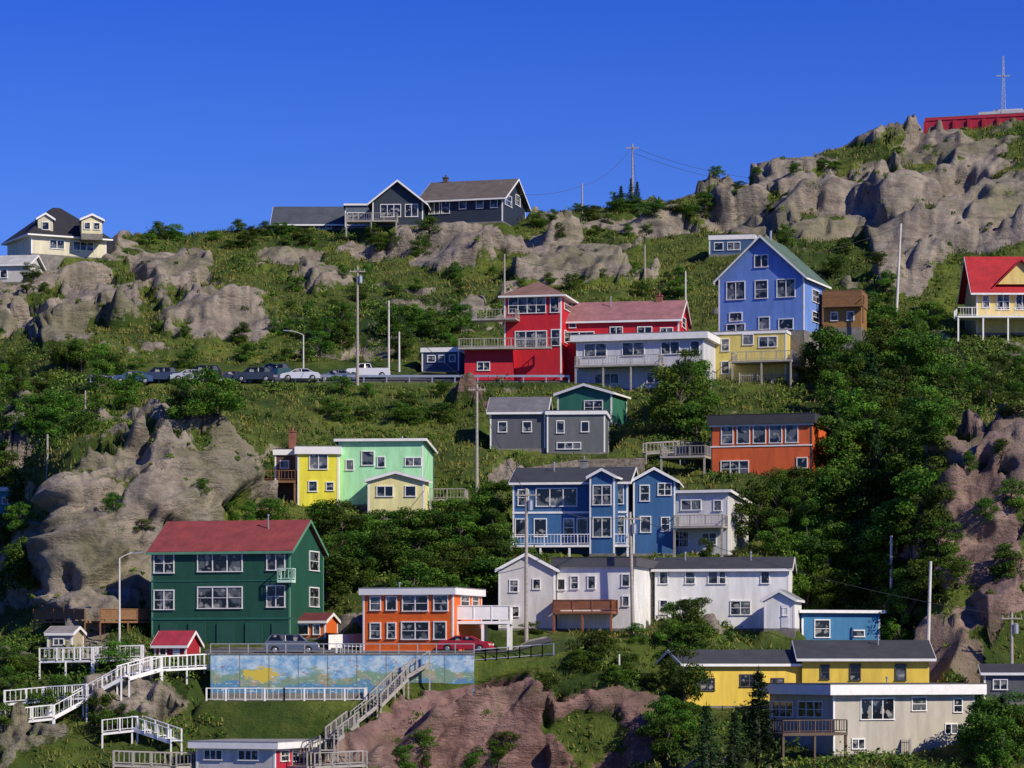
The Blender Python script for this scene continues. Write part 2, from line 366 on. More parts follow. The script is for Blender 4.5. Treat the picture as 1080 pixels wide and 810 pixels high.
    def swin(s,L):
        for w in L:
            u,row,wp,hp=w[:4]; nx=w[4] if len(w)>4 else 1; ny=w[5] if len(w)>5 else 2
            a0=s.sx(u-wp/2);a1=s.sx(u+wp/2)
            if a0>a1:a0,a1=a1,a0
            px=s.d/F
            if s.side=='R': o,r,n=(s.W,0,0),(0,1,0),(1,0,0)
            else: o,r,n=(0,0,0),(0,1,0),(-1,0,0)
            s._win(o,r,n,(a0+a1)/2,s.z(row,(a0+a1)/2),a1-a0-.15,hp*px-.2,nx,ny)
        return s
    def door(s,u,row,wp,hp,c=(.5,.5,.5)):
        a=s.fx(u); w=wp*s.d/F; h=hp*s.d/F; z=s.z(row); m=MB()
        m.obox((0,0,0),(1,0,0),(0,-1,0),a-w/2,a+w/2,z-h/2,z+h/2,.003,.05); m.obj('door',[plain(c)],s.emp)
        s._win((0,0,0),(1,0,0),(0,-1,0),a,z+h*.2,w*.5,h*.3,1,1); return s
    def deck(s,u0,u1,row,out,mat=WHITE,posts=3.5,rail=True,y0=0,under=True,solid=False):
        x0,x1=s.fx(u0),s.fx(u1); z=s.z(row); m=MB()
        m.box(x0,x1,y0-out,y0-.03,z-.22,z)
        if under:
            n=max(2,int((x1-x0)/2.5)+1)
            for i in range(n):
                x=x0+.1+(x1-x0-.2)*i/(n-1); m.box(x-.09,x+.09,y0-out+.06,y0-out+.24,z-posts-.22,z-.22)
        if rail:
            pts=[((x0+.05,y0-.05),(x0+.05,y0-out+.05)),((x0+.05,y0-out+.05),(x1-.05,y0-out+.05)),((x1-.05,y0-out+.05),(x1-.05,y0-.05))]
            for a,b in pts: railing(m,(*a,z),(*b,z),1.0,solid)
        m.obj('deck',[mat],s.emp); return s
    def chimney(s,u,row_top,c=(.25,.09,.06),y=None):
        x=s.fx(u); y=s.L*.5 if y is None else y; m=MB(); zt=s.z(row_top,y); m.box(x-.35,x+.35,y-.35,y+.35,s.ze-.3,zt); m.box(x-.42,x+.42,y-.42,y+.42,zt,zt+.12); m.cyl((x,y,zt+.12),(x,y,zt+.5),.13,.13); m.obj('chimney',[plain(c,.8,0,.4)],s.emp); return s
    def vent(s,u,y=None):
        x=s.fx(u); y=s.L*.35 if y is None else y; m=MB(); m.cyl((x,y,s.ze-.2),(x,y,max(s.zr,s.ze)+.5),.06,.06,8); m.cyl((x,y,max(s.zr,s.ze)+.45),(x,y,max(s.zr,s.ze)+.6),.11,.11,8); m.obj('vent_pipe',[METAL],s.emp); return s
    def done(s,trim=None):
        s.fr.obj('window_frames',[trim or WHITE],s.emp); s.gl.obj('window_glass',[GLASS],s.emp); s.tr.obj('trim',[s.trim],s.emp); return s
def railing(m,p0,p1,h=1.0,solid=False,bal=.32,pw=.09):
    p0=Vector(p0);p1=Vector(p1); L=(p1-p0).length
    if L<.2: return
    up=Vector((0,0,1)); m.beam(p0+up*h,p1+up*h,.1,.07); m.beam(p0+up*.15,p1+up*.15,.05,.05)
    n=max(1,round(L/1.6))
    for i in range(n+1):
        p=p0.lerp(p1,i/n); m.beam(p,p+up*(h+.03),pw,pw)
    if solid: m.prism([p0+up*.15,p1+up*.15,p1+up*(h-.04),p0+up*(h-.04)],(0,.03,0))
    else:
        n=int(L/bal)
        for i in range(1,n):
            p=p0.lerp(p1,i/n); m.beam(p+up*.15,p+up*h,.035,.035)
# --- dark green house
GR=(.012,.085,.05)
h=House('green_clapboard_house',160,306,341,680,9.5).body(580,550,'gs',GR,(.27,.05,.045),trim=plain((.10,.28,.17)))
h.win([(173,593,22,22,2),(173,632,22,22,2),(232,592,48,22,3),(232,630,48,24,3),(291,591,20,22,2),(291,629,20,24,2)]).swin([(331,592,10,22,1),(331,630,10,22,1)])
m=MB(); z=h.z(652); m.box(-.06,h.W+.05,-.06,-.0,z-.1,z+.1); z=h.z(612); m.box(-.05,h.W+.05,-.05,0,z-.06,z+.06); m.obj('belt_course',[plain((.02,.12,.08))],h.emp)
m=MB()
for u in(178,208,238,268,296):
    x=h.fx(u); m.box(x-.8,x+.8,-.09,-.03,-.2,h.z(657))
m.obj('foundation_panels',[plain((.02,.09,.06))],h.emp)
h.deck(296,312,612,1.0,plain((.55,.75,.62)),under=False).vent(270); h.done()
# --- orange house
OR=(.80,.14,.012)
h=House('orange_flat_roof_house',383,478,508,688,8).body(627,620,'flat',OR,(.25,.25,.25),over=.3,smooth=True)
h.win([(396,636,12,16),(413,636,12,16),(438,636,28,18,2),(465,636,16,18,1),(396,665,12,18),(413,665,10,18),(438,665,30,20,2),(464,665,14,20,1)]).swin([(490,634,9,13),(501,634,7,13)])
m=MB()
for row in(687,): m.box(-.04,h.W+.04,-.06,0,h.z(row)-.06,h.z(row)+.06)
m.obj('skirting_board',[WHITE],h.emp); h.vent(410).done()
dk=House('white_carport_deck',480,538,541,688,6,d=h.d+.8); m=MB(); z=dk.z(655)
m.box(0,dk.W,0,6,z-.25,z)
for x in(.15,dk.W/2,dk.W-.15):
    for y in(.15,5.8): m.box(x-.12,x+.12,y-.12,y+.12,-1,z-.25)
for a,b in(((0.06,.06),(dk.W-.06,.06)),((dk.W-.06,.06),(dk.W-.06,5.9)),((.06,.06),(.06,5.9))): railing(m,(*a,z),(*b,z),1.3,True)
m.obj('deck_frame',[WHITE],dk.emp)
h=House('red_shed',163,196,211,694,3.2).body(680,667,'gs',(.42,.02,.03),(.4,.03,.05),over=.25).win([(172,687,8,9)]).door(186,687,8,14,(.6,.6,.6)).done()
h=House('orange_shed',309,343,356,674,3.2).body(655,648,'gs',(.75,.15,.02),(.16,.03,.03),over=.2,fnd=2).win([(320,664,12,12),(334,664,8,12)]).done()
# --- white row
h=House('white_gable_house',526,585,592,664,9).body(600,584,'gf',(.62,.60,.57),(.10,.10,.10),over=.3).win([(542,618,10,14),(566,616,9,12),(543,645,10,12)]).done()
h=House('white_long_house',586,668,690,664,9).body(597,588,'flat',(.82,.81,.78),(.05,.05,.055),trim=plain((.09,.09,.1)))
h.win([(592,616,9,13),(606,614,9,15),(624,614,9,15),(660,612,9,14),(660,634,8,12)]).deck(590,652,645,2.6,woodm((.28,.10,.05)),2.5,solid=True).done()
h=House('white_flat_roof_house',691,832,836,664,8.5).body(600,589,'gs',(.86,.85,.82),(.05,.052,.06))
h.win([(700,609,10,14),(728,609,11,14),(752,609,11,14),(762,609,8,14),(807,609,10,14),(700,640,9,16),(728,641,20,20,2),(781,641,22,16,2)]).vent(720).vent(790).done()
h=House('white_annex',806,838,845,664,4,d=262).body(632,623,'gf',(.84,.83,.8),(.25,.25,.25),over=.25).door(828,650,8,24,(.7,.7,.7)).done()
# --- blue big house
BL=(.035,.13,.30)
h=House('blue_terrace_house',541,662,672,585,9).body(508,494,'gs',BL,(.045,.05,.06))
h.win([(552,524,12,18),(587,524,44,20,3),(652,522,12,20),(550,556,14,20),(570,556,14,20),(600,556,12,20),(614,556,12,20),(653,554,12,20)]).deck(541,665,575,1.8,WHITE,2.5)
m=MB();z0=h.z(540);m.box(-.05,h.W+.05,-.07,0,z0-.1,z0+.1);m.obj('belt_course',[WHITE],h.emp)
h.vent(580).chimney(610,486,(.2,.2,.2)).done()
h=House('blue_gable_wing',668,712,717,585,9,d=h.d+.3).body(506,494,'gf',BL,(.045,.05,.06)).win([(680,520,11,18),(701,516,15,14,2),(681,553,12,18),(702,553,10,16)]).done()
h=House('blue_bay_window_tower',622,648,653,585,2.5,d=h.d-2.1).body(502,495,'gf',BL,(.045,.05,.06),over=.3).win([(635,522,20,22,2),(635,556,20,22,2)]).done()
# --- grey white house
h=House('grey_white_house',690,768,789,586,8).body(527,518,'shed',(.66,.65,.63),(.12,.12,.13)).win([(704,534,12,9),(729,532,22,12,2),(757,533,9,12),(712,568,30,18,3),(748,568,16,14,2)]).swin([(778,536,8,12)]).deck(716,768,555,2.2,GREYW,3.0).done()
# --- green/yellow house
YE=(.85,.76,.05); MI=(.42,.84,.46)
h=House('mint_green_house',357,446,457,533,9).body(471,464,'shed',MI,(.2,.22,.2),over=.4).win([(388,483,14,16),(369,490,9,12),(436,487,18,10,2),(402,487,9,12)]).vent(420).done()
md=h.d
h=House('yellow_cottage_wing',314,357,360,537,7,d=md-.3).body(479,471,'flat',YE,(.2,.2,.2),over=.3).win([(336,487,20,17,2),(330,513,10,12),(348,513,9,10)]).done()
h=House('pale_yellow_porch',388,447,452,547,3.5,d=md-3.4).body(506,498,'gf',(.85,.78,.36),(.3,.3,.28),over=.3).win([(406,518,18,12,2),(433,518,12,12)]).done()
h=House('timber_side_deck',453,490,494,538,4,d=md-1); mm=MB(); z=h.z(526); mm.box(0,h.W,0,4,z-.2,z)
for x in(.1,h.W/2,h.W-.1):
    for y in(.1,3.9): mm.box(x-.08,x+.08,y-.08,y+.08,-2,z-.2)
railing(mm,(.05,.05,z),(h.W-.05,.05,z)); railing(mm,(h.W-.05,.05,z),(h.W-.05,3.9,z)); mm.obj('deck_frame',[GREYW],h.emp)
h=House('brown_side_cabin',290,313,316,532,5,d=md+1.5).body(480,474,'flat',(.10,.05,.03),(.05,.05,.05),over=.2).win([(300,490,10,9)]).deck(262,313,508,2,BROWNW,3).chimney(307,456).done()
# --- orange red house right
h=House('orange_red_house',750,856,872,506,9).body(446,436,'flat',(.72,.13,.03),(.03,.03,.035),trim=plain((.05,.05,.05)),over=.4)
h.win([(767,457,13,20),(784,457,14,20),(801,457,14,20),(818,457,14,20),(835,457,14,20),(775,493,30,18,3),(846,488,12,12)])
m=MB(); z=h.z(446.5); m.box(-.2,h.W+.2,-.12,-.04,z-.16,z+.05); z=h.z(469); m.box(-.05,h.W+.05,-.07,0,z-.09,z+.05); m.obj('fascia_band',[WHITE],h.emp)
h.deck(703,750,480,3,GREYW,3); h.done()
# --- dark grey cottages
h=House('grey_flat_cottage',577,638,642,478,7).body(437,433,'flat',(.13,.14,.15),(.05,.05,.06),over=.2).win([(591,450,9,14),(617,450,9,12),(600,470,26,8,3)]).done()
h=House('grey_gable_cottage',517,575,580,474,7,d=h.d+1).body(434,420,'gs',(.10,.105,.12),(.16,.16,.17)).win([(530,450,10,12),(556,450,10,12)]).done()
h=House('dark_green_cottage',588,645,661,446,6).body(414,405,'gf',(.03,.17,.11),(.07,.07,.07)).win([(626,429,20,15,2)]).done()
# --- red house
RD=(.58,.010,.022)
h=House('red_tower_house',532,592,606,402,8).body(311,297,'hip',RD,(.24,.13,.10),over=.6)
h.win([(556,321,40,18,4),(585,321,10,18),(560,357,34,18,3),(586,356,10,18)]).swin([(599,322,8,14),(599,357,8,14)]).deck(502,548,336,2.2,GREYW,2.0,under=False).done()
td=h.d
h=House('red_tower_base',490,541,546,402,7,d=td-.6).body(368,366,'flat',RD,(.3,.3,.3),over=.1,corner=False).win([(510,386,14,10,2)]).deck(484,582,367,1.2,GREYW,3.4,under=False).done()
h=House('red_long_house',596,716,726,402,8.5,d=td+.5).body(336,318,'gs',RD,(.33,.15,.15)).win([(604,340,8,8),(611,353,32,11,2),(650,349,14,12,2),(680,350,16,13,2),(703,352,14,14,2)]).swin([(721,341,4,12)]).vent(640).chimney(690,312).done()
h=House('white_sundeck_house',608,742,755,409,7).body(357,350,'flat',(.62,.63,.66),(.25,.25,.26),over=.6)
h.win([(628,366,24,15,2),(668,366,24,15,2),(707,366,20,14,2),(733,366,10,14),(640,397,26,12,3),(690,397,16,12,2)]).deck(611,700,384,2.3,GREYW,3).done()
h=House('navy_shed',445,484,490,392,4).body(371,366,'flat',(.03,.06,.14),(.03,.03,.04),over=.15,fnd=2).win([(455,378,9,8),(466,378,7,8),(477,378,7,8)]).done()
# --- blue gable house
BB=(.15,.28,.66)
h=House('yellow_lower_house',752,829,842,402,8).body(351,348,'flat',(.70,.58,.16),(.2,.2,.2),over=.1).win([(765,362,9,14),(789,357,12,12),(765,386,9,14),(810,360,20,12,2)]).deck(777,840,382,3.2,GREYW,5).done()
yd=h.d
h=House('blue_gable_house',758,848,871,349,9,d=yd+2.0).body(290,247,'gf',BB,(.09,.15,.11),over=.5,fnd=4)
h.win([(803,273,15,14,2),(776,303,20,20,2),(803,303,14,20),(829,303,20,20,2),(776,331,14,10),(776,343,20,10,2),(806,339,12,14),(829,341,16,12)]).swin([(860,313,7,14),(860,335,7,12)])
m=MB(); m.cyl((h.fx(802),4,h.z(262)),(h.fx(802),4,h.z(236)),.16,.16); m.obj('flue',[METAL],h.emp); h.done()
h=House('brown_timber_deck',868,908,914,346,5,d=yd+6).body(322,306,'flat',(.32,.17,.05),(.2,.12,.05),trim=BROWNW,over=.1,corner=False).win([(880,333,8,10),(897,333,8,10)]).deck(868,912,322,1,BROWNW,2).done()
h=House('blue_hillside_cabin',748,796,800,268,5).body(252,247,'flat',(.05,.12,.25),(.1,.1,.12),over=.1,fnd=3).win([(758,259,10,9),(774,259,14,9,2)]).done()
# --- right red-roof house
h=House('cream_red_roof_house',1030,1110,1018,352,9,side='L').body(304,272,'gs',(.78,.60,.20),(.45,.02,.025),over=.8)
h.win([(1058,318,14,18,2),(1078,318,14,18,2),(1040,318,8,14)]).deck(1006,1112,336,3.0,WHITE,4.5)
m=MB(); xa=h.fx(1052); xb=h.fx(1100); zr=h.z(276); ze2=h.z(300); m.prism([(xa,-.3,ze2),(xb,-.3,ze2),((xa+xb)/2,-.3,zr)],(0,3,0)); m.obj('gable_dormer',[siding((.78,.60,.20))],h.emp)
m=MB()
for x_ in(xa-.3,xb+.3): m.prism([(x_,-.8,ze2-.15),((xa+xb)/2,-.8,zr+.1),((xa+xb)/2,3.2,zr+.1),(x_,3.2,ze2-.15)],(0,0,.16))
m.obj('dormer_roof',[roofm((.45,.02,.025))],h.emp); h.done()
# --- hill top houses
h=House('cream_black_roof_house',33,112,8,268,10,side='L',d=398).body(247,217,'hip',(.66,.62,.44),(.02,.02,.025),over=.7)
h.win([(60,256,16,10,2),(88,256,22,10,3)]).done()
hd=h.d; hh=House('cream_dormer',86,108,84,247,3,side='L',d=hd+1.0).body(231,226,'gf',(.70,.64,.40),(.02,.02,.02),over=.25,fnd=.6,corner=False).win([(92,238,7,8),(102,238,7,8)]).done(); FOOT.pop()
hh=House('cream_dormer',40,56,38,246,3,side='L',d=hd+1.0).body(230,225,'gf',(.6,.56,.4),(.02,.02,.02),over=.25,fnd=.6,corner=False).win([(48,238,8,9)]).done(); FOOT.pop()
h=House('white_garage',-10,30,45,298,6,d=392).body(278,270,'gs',(.6,.6,.55),(.5,.5,.48),over=.4).win([(4,288,8,10)]).done()
h=House('navy_hilltop_house',446,530,554,234,12,d=415).body(207,190,'gs',(.022,.035,.06),(.13,.11,.09),over=.7)
h.win([(458,216,12,14,2),(488,213,8,12),(506,213,8,12),(521,213,8,12),(470,216,9,14)]).swin([(536,212,7,12),(546,212,5,12)]).chimney(457,185,(.1,.08,.08)).done()
h=House('navy_hilltop_wing',393,446,452,238,10,d=413).body(212,191,'gf',(.025,.04,.06),(.12,.10,.085),over=.7).win([(412,222,22,14,3),(434,222,14,14,2)]).deck(366,420,234,2,GREYW,2).done()
h=House('dark_hilltop_outbuilding',290,362,366,242,9,d=420).body(235,219,'gs',(.05,.06,.07),(.07,.08,.10),over=.6).win([(340,239,20,6,3)]).done()
h=House('glass_sunroom',364,392,394,240,5,d=417).body(222,216,'shed',(.1,.14,.18),(.12,.16,.2),over=.2).win([(378,231,24,14,4)]).done()
h=House('red_stone_bunker',976,1100,1110,138,12,d=430).body(121,118,'flat',(.50,.02,.05),(.3,.3,.3),trim=plain((.5,.03,.06)),over=.1,corner=False)
m=MB(); x0=h.fx(1030); m.box(x0,h.fx(1100),2,9,h.z(120),h.z(112)); m.box(h.fx(1045),h.fx(1075),3,8,h.z(112),h.z(109)); m.obj('roof_lantern',[plain((.55,.52,.52))],h.emp)
m=MB()
for i in range(9):
    x=h.W*i/8; m.box(x-.25,x+.25,-.25,-.01,-1,h.z(122))
m.obj('buttresses',[plain((.42,.02,.04))],h.emp); h.done()
# --- bottom right
YY=(.82,.58,.07)
h=House('yellow_boathouse',846,980,838,742,9,side='L').body(694,677,'gs',YY,(.05,.055,.06),over=.5,corner=False,fnd=5).win([(902,709,12,18),(950,709,12,18),(870,709,10,16)]).vent(930).done(plain((.06,.05,.05)))
yd2=h.d
h=House('yellow_low_extension',722,846,697,746,8,side='L',d=yd2-1.5).body(700,687,'gs',YY,(.05,.055,.06),over=.4,corner=False).win([(742,722,24,14,3),(790,718,20,14,2),(820,722,14,14,2)]).swin([(708,716,10,12)]).done(plain((.06,.05,.05)))
h=House('blue_cabin',846,928,816,686,7,side='L').body(652,645,'shed',(.035,.19,.38),(.15,.17,.2),over=.4).win([(867,663,17,20,1),(905,668,14,8)]).done()
h=House('grey_bungalow',879,1028,812,797,10,side='L').body(733,722,'flat',(.50,.46,.38),(.1,.1,.1),over=.7)
h.win([(925,748,36,24,3),(969,743,16,16,1),(1003,770,14,12,2),(905,785,14,12,2),(1010,745,10,16)]).swin([(826,748,22,18,3),(855,748,26,18,3)]).deck(812,880,772,2,DARKW,3).vent(960).done()
h=House('red_waterfront_house',207,290,342,832,9,side='R').body(790,783,'flat',(.62,.60,.58),(.3,.3,.3),over=.5).win([(225,797,20,12,3),(262,797,22,12,3)]).swin([(300,797,9,13),(312,797,8,13),(325,797,9,13)])
m=MB(); m.box(h.W+.001,h.W+.0015,0.2,h.L-.2,-2,h.z(792)); m.obj('red_side_cladding',[siding((.5,.02,.05))],h.emp); h.done()
h=House('teal_shed',-20,24,36,542,6).body(518,514,'flat',(.01,.24,.26),(.03,.25,.27),over=.2).win([(8,528,12,8,2)]).done()
h=House('beige_cottage',50,76,88,690,3).body(668,662,'gs',(.5,.42,.3),(.3,.28,.25),over=.2,fnd=2).win([(62,677,12,8,2)]).done()
h=House('grey_shoreline_house',1038,1100,1034,742,7,side='L').body(710,702,'gs',(.10,.10,.12),(.05,.05,.06),over=.3).win([(1055,722,16,12,2)]).done()
xa=W3(215,0,242.3)[0]
FOOT.append((xa,242.3,1,0,W3(400,0,242.3)[0]-xa,3.9,W3(0,738,245)[2],'terrace'))
# ------------------------------------------------------------ pads
Pf=P.reshape(-1,3)
foot_d=np.full(len(Pf),99.)
def outd(f,x,y):
    ox,oy,ex,ey,W,L,zb=f[:7]; dx=x-ox;dy=y-oy; a=dx*ex+dy*ey; b=-dx*ey+dy*ex
    qx=np.maximum(np.maximum(-a,a-W),0); qy=np.maximum(np.maximum(-b,b-L),0); return np.hypot(qx,qy)
for f in FOOT:
    q=outd(f,Pf[:,0],Pf[:,1]); foot_d=np.minimum(foot_d,q); z=Pf[:,2]
    fill=f[6]-.1-np.maximum(0,q-.3)*1.3
    m=(q<3)&(z>f[6]-4)
    Pf[:,2]=np.where(m,np.maximum(z,fill),z)
for f in FOOT:
    q=outd(f,Pf[:,0],Pf[:,1]); cut=f[6]-.05+np.maximum(0,q-.6)*1.6
    Pf[:,2]=np.where(q<5,np.minimum(Pf[:,2],cut),Pf[:,2])
f=FOOT[-1]; q=outd(f,Pf[:,0],Pf[:,1]); Pf[:,2]=np.where((q<3)&(Pf[:,2]>f[6]-12),np.maximum(Pf[:,2],f[6]-.1-np.maximum(0,q-.3)*1.8),Pf[:,2])
rock=np.where(foot_d<.8,np.minimum(rock,.3),rock)
P=Pf.reshape(nU,nT,3)
me=bpy.data.meshes.new('hillside_terrain'); me.vertices.add(len(Pf)); me.vertices.foreach_set('co',Pf.astype(np.float32).ravel())
me.loops.add(len(quads)*4); me.loops.foreach_set('vertex_index',quads.astype(np.int32).ravel()); me.polygons.add(len(quads))
me.polygons.foreach_set('loop_start',np.arange(0,len(quads)*4,4,dtype=np.int32)); me.polygons.foreach_set('loop_total',np.full(len(quads),4,dtype=np.int32)); me.update(); me.validate()
at=me.attributes.new('mask','FLOAT_COLOR','POINT'); at.data.foreach_set('color',np.stack([rock,red,lush,np.ones_like(rock)],-1).astype(np.float32).ravel())
ter=bpy.data.objects.new('hillside_terrain',me); col.objects.link(ter)
m,t,b=nt('rock_and_turf'); v=coords(t); a=t.nodes.new('ShaderNodeAttribute'); a.attribute_name='mask'
sp=t.nodes.new('ShaderNodeSeparateColor'); t.links.new(a.outputs['Color'],sp.inputs[0])
nA=noise(t,v,.25,8,.65); nB=noise(t,v,1.4,6,.7); nC=noise(t,v,.08,5,.6); nD=noise(t,v,5,4,.7)
sv=mapping(t,v,(.35,.5,1.5),(0,.55,.2)); nS=noise(t,sv,.8,8,.7)
rk=mixc(t,ramp(t,nA,.38,.62),(.17,.145,.12),(.39,.33,.26)); rk=mixc(t,ramp(t,nB,.48,.72,0,.65),rk,(.30,.285,.265)); rk=mixc(t,ramp(t,nS,.53,.66,0,.65),rk,(.11,.09,.072)); rk=mixc(t,ramp(t,nD,.58,.75,0,.5),rk,(.24,.23,.13))
rr2=mixc(t,ramp(t,nA,.35,.65),(.16,.088,.08),(.36,.225,.195)); rr2=mixc(t,ramp(t,nS,.53,.67,0,.65),rr2,(.10,.06,.055)); rr2=mixc(t,ramp(t,nB,.55,.75,0,.5),rr2,(.32,.25,.22))
rk=mixc(t,sp.outputs[1],rk,rr2)
rk=mixc(t,ramp(t,nC,.5,.62,0,.5),rk,(.12,.13,.05))
rk=mixc(t,ramp(t,math_(t,'MULTIPLY',nB,nA),.33,.42,0,.8),rk,(.07,.10,.022))
g=mixc(t,ramp(t,nA,.38,.62),(.045,.08,.012),(.13,.17,.028)); g=mixc(t,ramp(t,nB,.52,.74,0,.6),g,(.22,.18,.065)); g=mixc(t,ramp(t,nC,.45,.62,0,.75),g,(.028,.06,.009)); g=mixc(t,math_(t,'MULTIPLY',sp.outputs[2],.75),g,(.020,.045,.008))
fac=ramp(t,math_(t,'ADD',sp.outputs[0],math_(t,'MULTIPLY',math_(t,'SUBTRACT',nB,.5),1.8)),.38,.6)
t.links.new(mixc(t,fac,g,rk),b.inputs['Base Color']); b.inputs['Roughness'].default_value=.9; b.inputs['Specular IOR Level'].default_value=.2
hgt=math_(t,'ADD',math_(t,'MULTIPLY',nS,1.0),math_(t,'ADD',math_(t,'MULTIPLY',nB,.55),math_(t,'MULTIPLY',nD,.22)))
bump(t,b,hgt,.85,.85); me.materials.append(m)
B1=bvh(P)
def ground(u,row,miss=True):
    for r in(row,row+4,row+12):
        h=cast(B1,u,r)
        if h and h.y<440: return h
    return Vector(W3(u,row,425)) if miss else None
# roads
def strip(name,k0,k1,u0,u1,mat,dz=.07):
    ui=np.where((U>=u0)&(U<=u1))[0][::3]; ti=np.where((tt>=k0)&(tt<=k1))[0]; m=MB()
    m.v=[(P[i,j,0],P[i,j,1],P[i,j,2]+dz) for i in ui for j in ti]; n=len(ti)
    for a in range(len(ui)-1):
        for b_ in range(n-1): m.f.append((a*n+b_,(a+1)*n+b_,(a+1)*n+b_+1,a*n+b_+1)); m.m.append(0)
    o=m.obj(name,[mat]); return ui,ti
ui,ti=strip('upper_road',12.1,12.95,95,600,ASPH)
ui2,ti2=strip('lower_road',6.08,6.62,215,585,ASPH)
for nm,us_,tj in(('kerb',ui,ti[0]),('kerb',ui2,ti2[-1])):
    m=MB()
    for a,c in zip(us_[:-1:3],us_[3::3]): m.beam(Vector(P[a,tj])+Vector((0,0,.1)),Vector(P[c,tj])+Vector((0,0,.1)),.2,.22)
    m.obj(nm,[CONC])
m=MB()
for a,c in zip(ui[:-1:2],ui[2::2]):
    p=Vector(P[a,ti[0]]);q=Vector(P[c,ti[0]]);p.y-=.5;q.y-=.5; m.beam(p+Vector((0,0,.65)),q+Vector((0,0,.65)),.06,.25)
for a in ui[::4]: p=Vector(P[a,ti[0]]);p.y-=.45; m.beam(p-Vector((0,0,1)),p+Vector((0,0,.78)),.14,.14)
m.obj('guard_rail',[METAL])
# mural wall
mw,t,b=nt('painted_mural'); v=coords(t); n_a=noise(t,mapping(t,v,(1,1,1.6)),.3,5,.6); n_b=noise(t,v,.9,5,.65); n_c=noise(t,mapping(t,v,(1,1,3)),1.6,5,.7)
sp=t.nodes.new('ShaderNodeSeparateXYZ'); t.links.new(v,sp.inputs[0])
zz=math_(t,'ADD',sp.outputs[2],math_(t,'MULTIPLY',math_(t,'SUBTRACT',n_a,.5),4.5))
c=mixc(t,ramp(t,n_b,.4,.6),(.13,.30,.50),(.42,.55,.62))
c=mixc(t,ramp(t,zz,1.7,1.4),c,(.16,.28,.20)); c=mixc(t,math_(t,'MULTIPLY',ramp(t,n_b,.5,.6),ramp(t,zz,1.65,1.35)),c,(.36,.30,.20)); c=mixc(t,ramp(t,zz,.65,.45),c,(.08,.22,.36)); c=mixc(t,ramp(t,n_c,.58,.63),c,(.62,.60,.54)); c=mixc(t,math_(t,'MULTIPLY',ramp(t,n_c,.42,.38),ramp(t,n_a,.5,.55)),c,(.30,.07,.05))
dx_=math_(t,'POWER',math_(t,'DIVIDE',math_(t,'SUBTRACT',sp.outputs[0],4.3),1.7),2); dz_=math_(t,'POWER',math_(t,'DIVIDE',math_(t,'SUBTRACT',sp.outputs[2],1.3),.8),2)
fish=ramp(t,math_(t,'ADD',math_(t,'ADD',dx_,dz_),math_(t,'MULTIPLY',math_(t,'ADD',n_c,n_b),3.0)),3.5,3.7,1,0)
c=mixc(t,fish,c,(.55,.42,.05))
t.links.new(c,b.inputs['Base Color']); b.inputs['Roughness'].default_value=.75
x0,y0,_=W3(222,690,246.4); x1=W3(500,690,246.4)[0]; zt=W3(0,690.5,246.4)[2]; zb=W3(0,728,246.4)[2]
e=empty('mural_retaining_wall',(x0,y0,zb)); m=MB(); m.box(0,x1-x0,0,.5,-.25,zt-zb); m.obj('painted_face',[mw],e); m=MB(); m.box(-.05,x1-x0+.05,-.06,.56,zt-zb+.001,zt-zb+.15); m.box(-.02,x1-x0+.02,-.03,.5,-3,-.251)
for i in range(1,9): x=(x1-x0)*i/9; m.box(x-.03,x+.03,-.012,-.001,-.2,zt-zb)
m.obj('coping_and_footing',[CONC],e)
m=MB(); railing(m,(0,.1,zt-zb+.15),(x1-x0,.1,zt-zb+.15),.75,False,bal=3); m.obj('railing',[plain((.3,.31,.33))],e)
def wall_run(name,pts,h,mat,th=.5,dn=2):
    m=MB()
    for p,q in zip(pts[:-1],pts[1:]):
        p=Vector(p);q=Vector(q); m.prism([p-Vector((0,0,dn)),q-Vector((0,0,dn)),q+Vector((0,0,h)),p+Vector((0,0,h))],(0,th,0))
    m.obj(name,[mat])
STN=plain((.20,.17,.14),.9,0,.8,3)
wall_run('stone_retaining_wall',[ground(515,515),ground(560,508),ground(610,500),ground(680,498)],1.5,STN)
wall_run('white_garden_wall',[ground(345,688)+Vector((0,2,0)),ground(385,686)+Vector((0,2,0))],1.5,WHITE)
m=MB(); pr=None
for u in range(500,596,12):
    g=ground(u,698-(u-500)*.08)
    if pr: railing(m,pr,g,1.0,False,bal=3,pw=.1)
    pr=g
m.obj('roadside_railing',[METAL])
# ------------------------------------------------------------ stairs / walkways
def walkway(name,pts,w=1.3,mat=WHITE,solid=False,off=-.6,legs=True,drow=6):
    e=empty(name); m=MB(); st=MB(); ps=[]
    for a in pts:
        g=ground(a[0],a[1]+drow); dd=g.y+off; ps.append(Vector(W3(a[0],a[1],dd)))
    for p,q in zip(ps[:-1],ps[1:]):
        d=q-p; hd=Vector((d.x,d.y,0))
        if hd.length<.1: continue
        n=Vector((-hd.y,hd.x,0)).normalized()*w/2
        if n.y>0: n=-n
        sl=abs(d.z)/hd.length
        if sl>.15:
            k=max(2,int(abs(d.z)/.2))
            for i in range(k):
                c=p+d*((i+.5)/k); hx=hd.normalized()*(hd.length/k*.6); st.prism([c-hx-n,c+hx-n,c+hx+n,c-hx+n],(0,0,.06))
            for s_ in(-1,1): st.beam(p+n*s_,q+n*s_,.08,.28)
        else: st.prism([p-n,q-n,q+n,p+n],(0,0,-.18))
        for s_ in(-1,1): railing(m,p+n*s_,q+n*s_,1.05,solid,bal=.4,pw=.12)
        if legs:
            k=max(1,int(hd.length/2.2))
            for i in range(k+1):
                c=p.lerp(q,i/k)
                for s_ in(-1,1): st.beam(c+n*s_-Vector((0,0,3.2)),c+n*s_-Vector((0,0,.1)),.13,.13)
    m.obj('railings',[mat],e); st.obj('treads_and_posts',[mat],e)
walkway('white_boardwalk',[(45,697),(100,696),(150,694)])
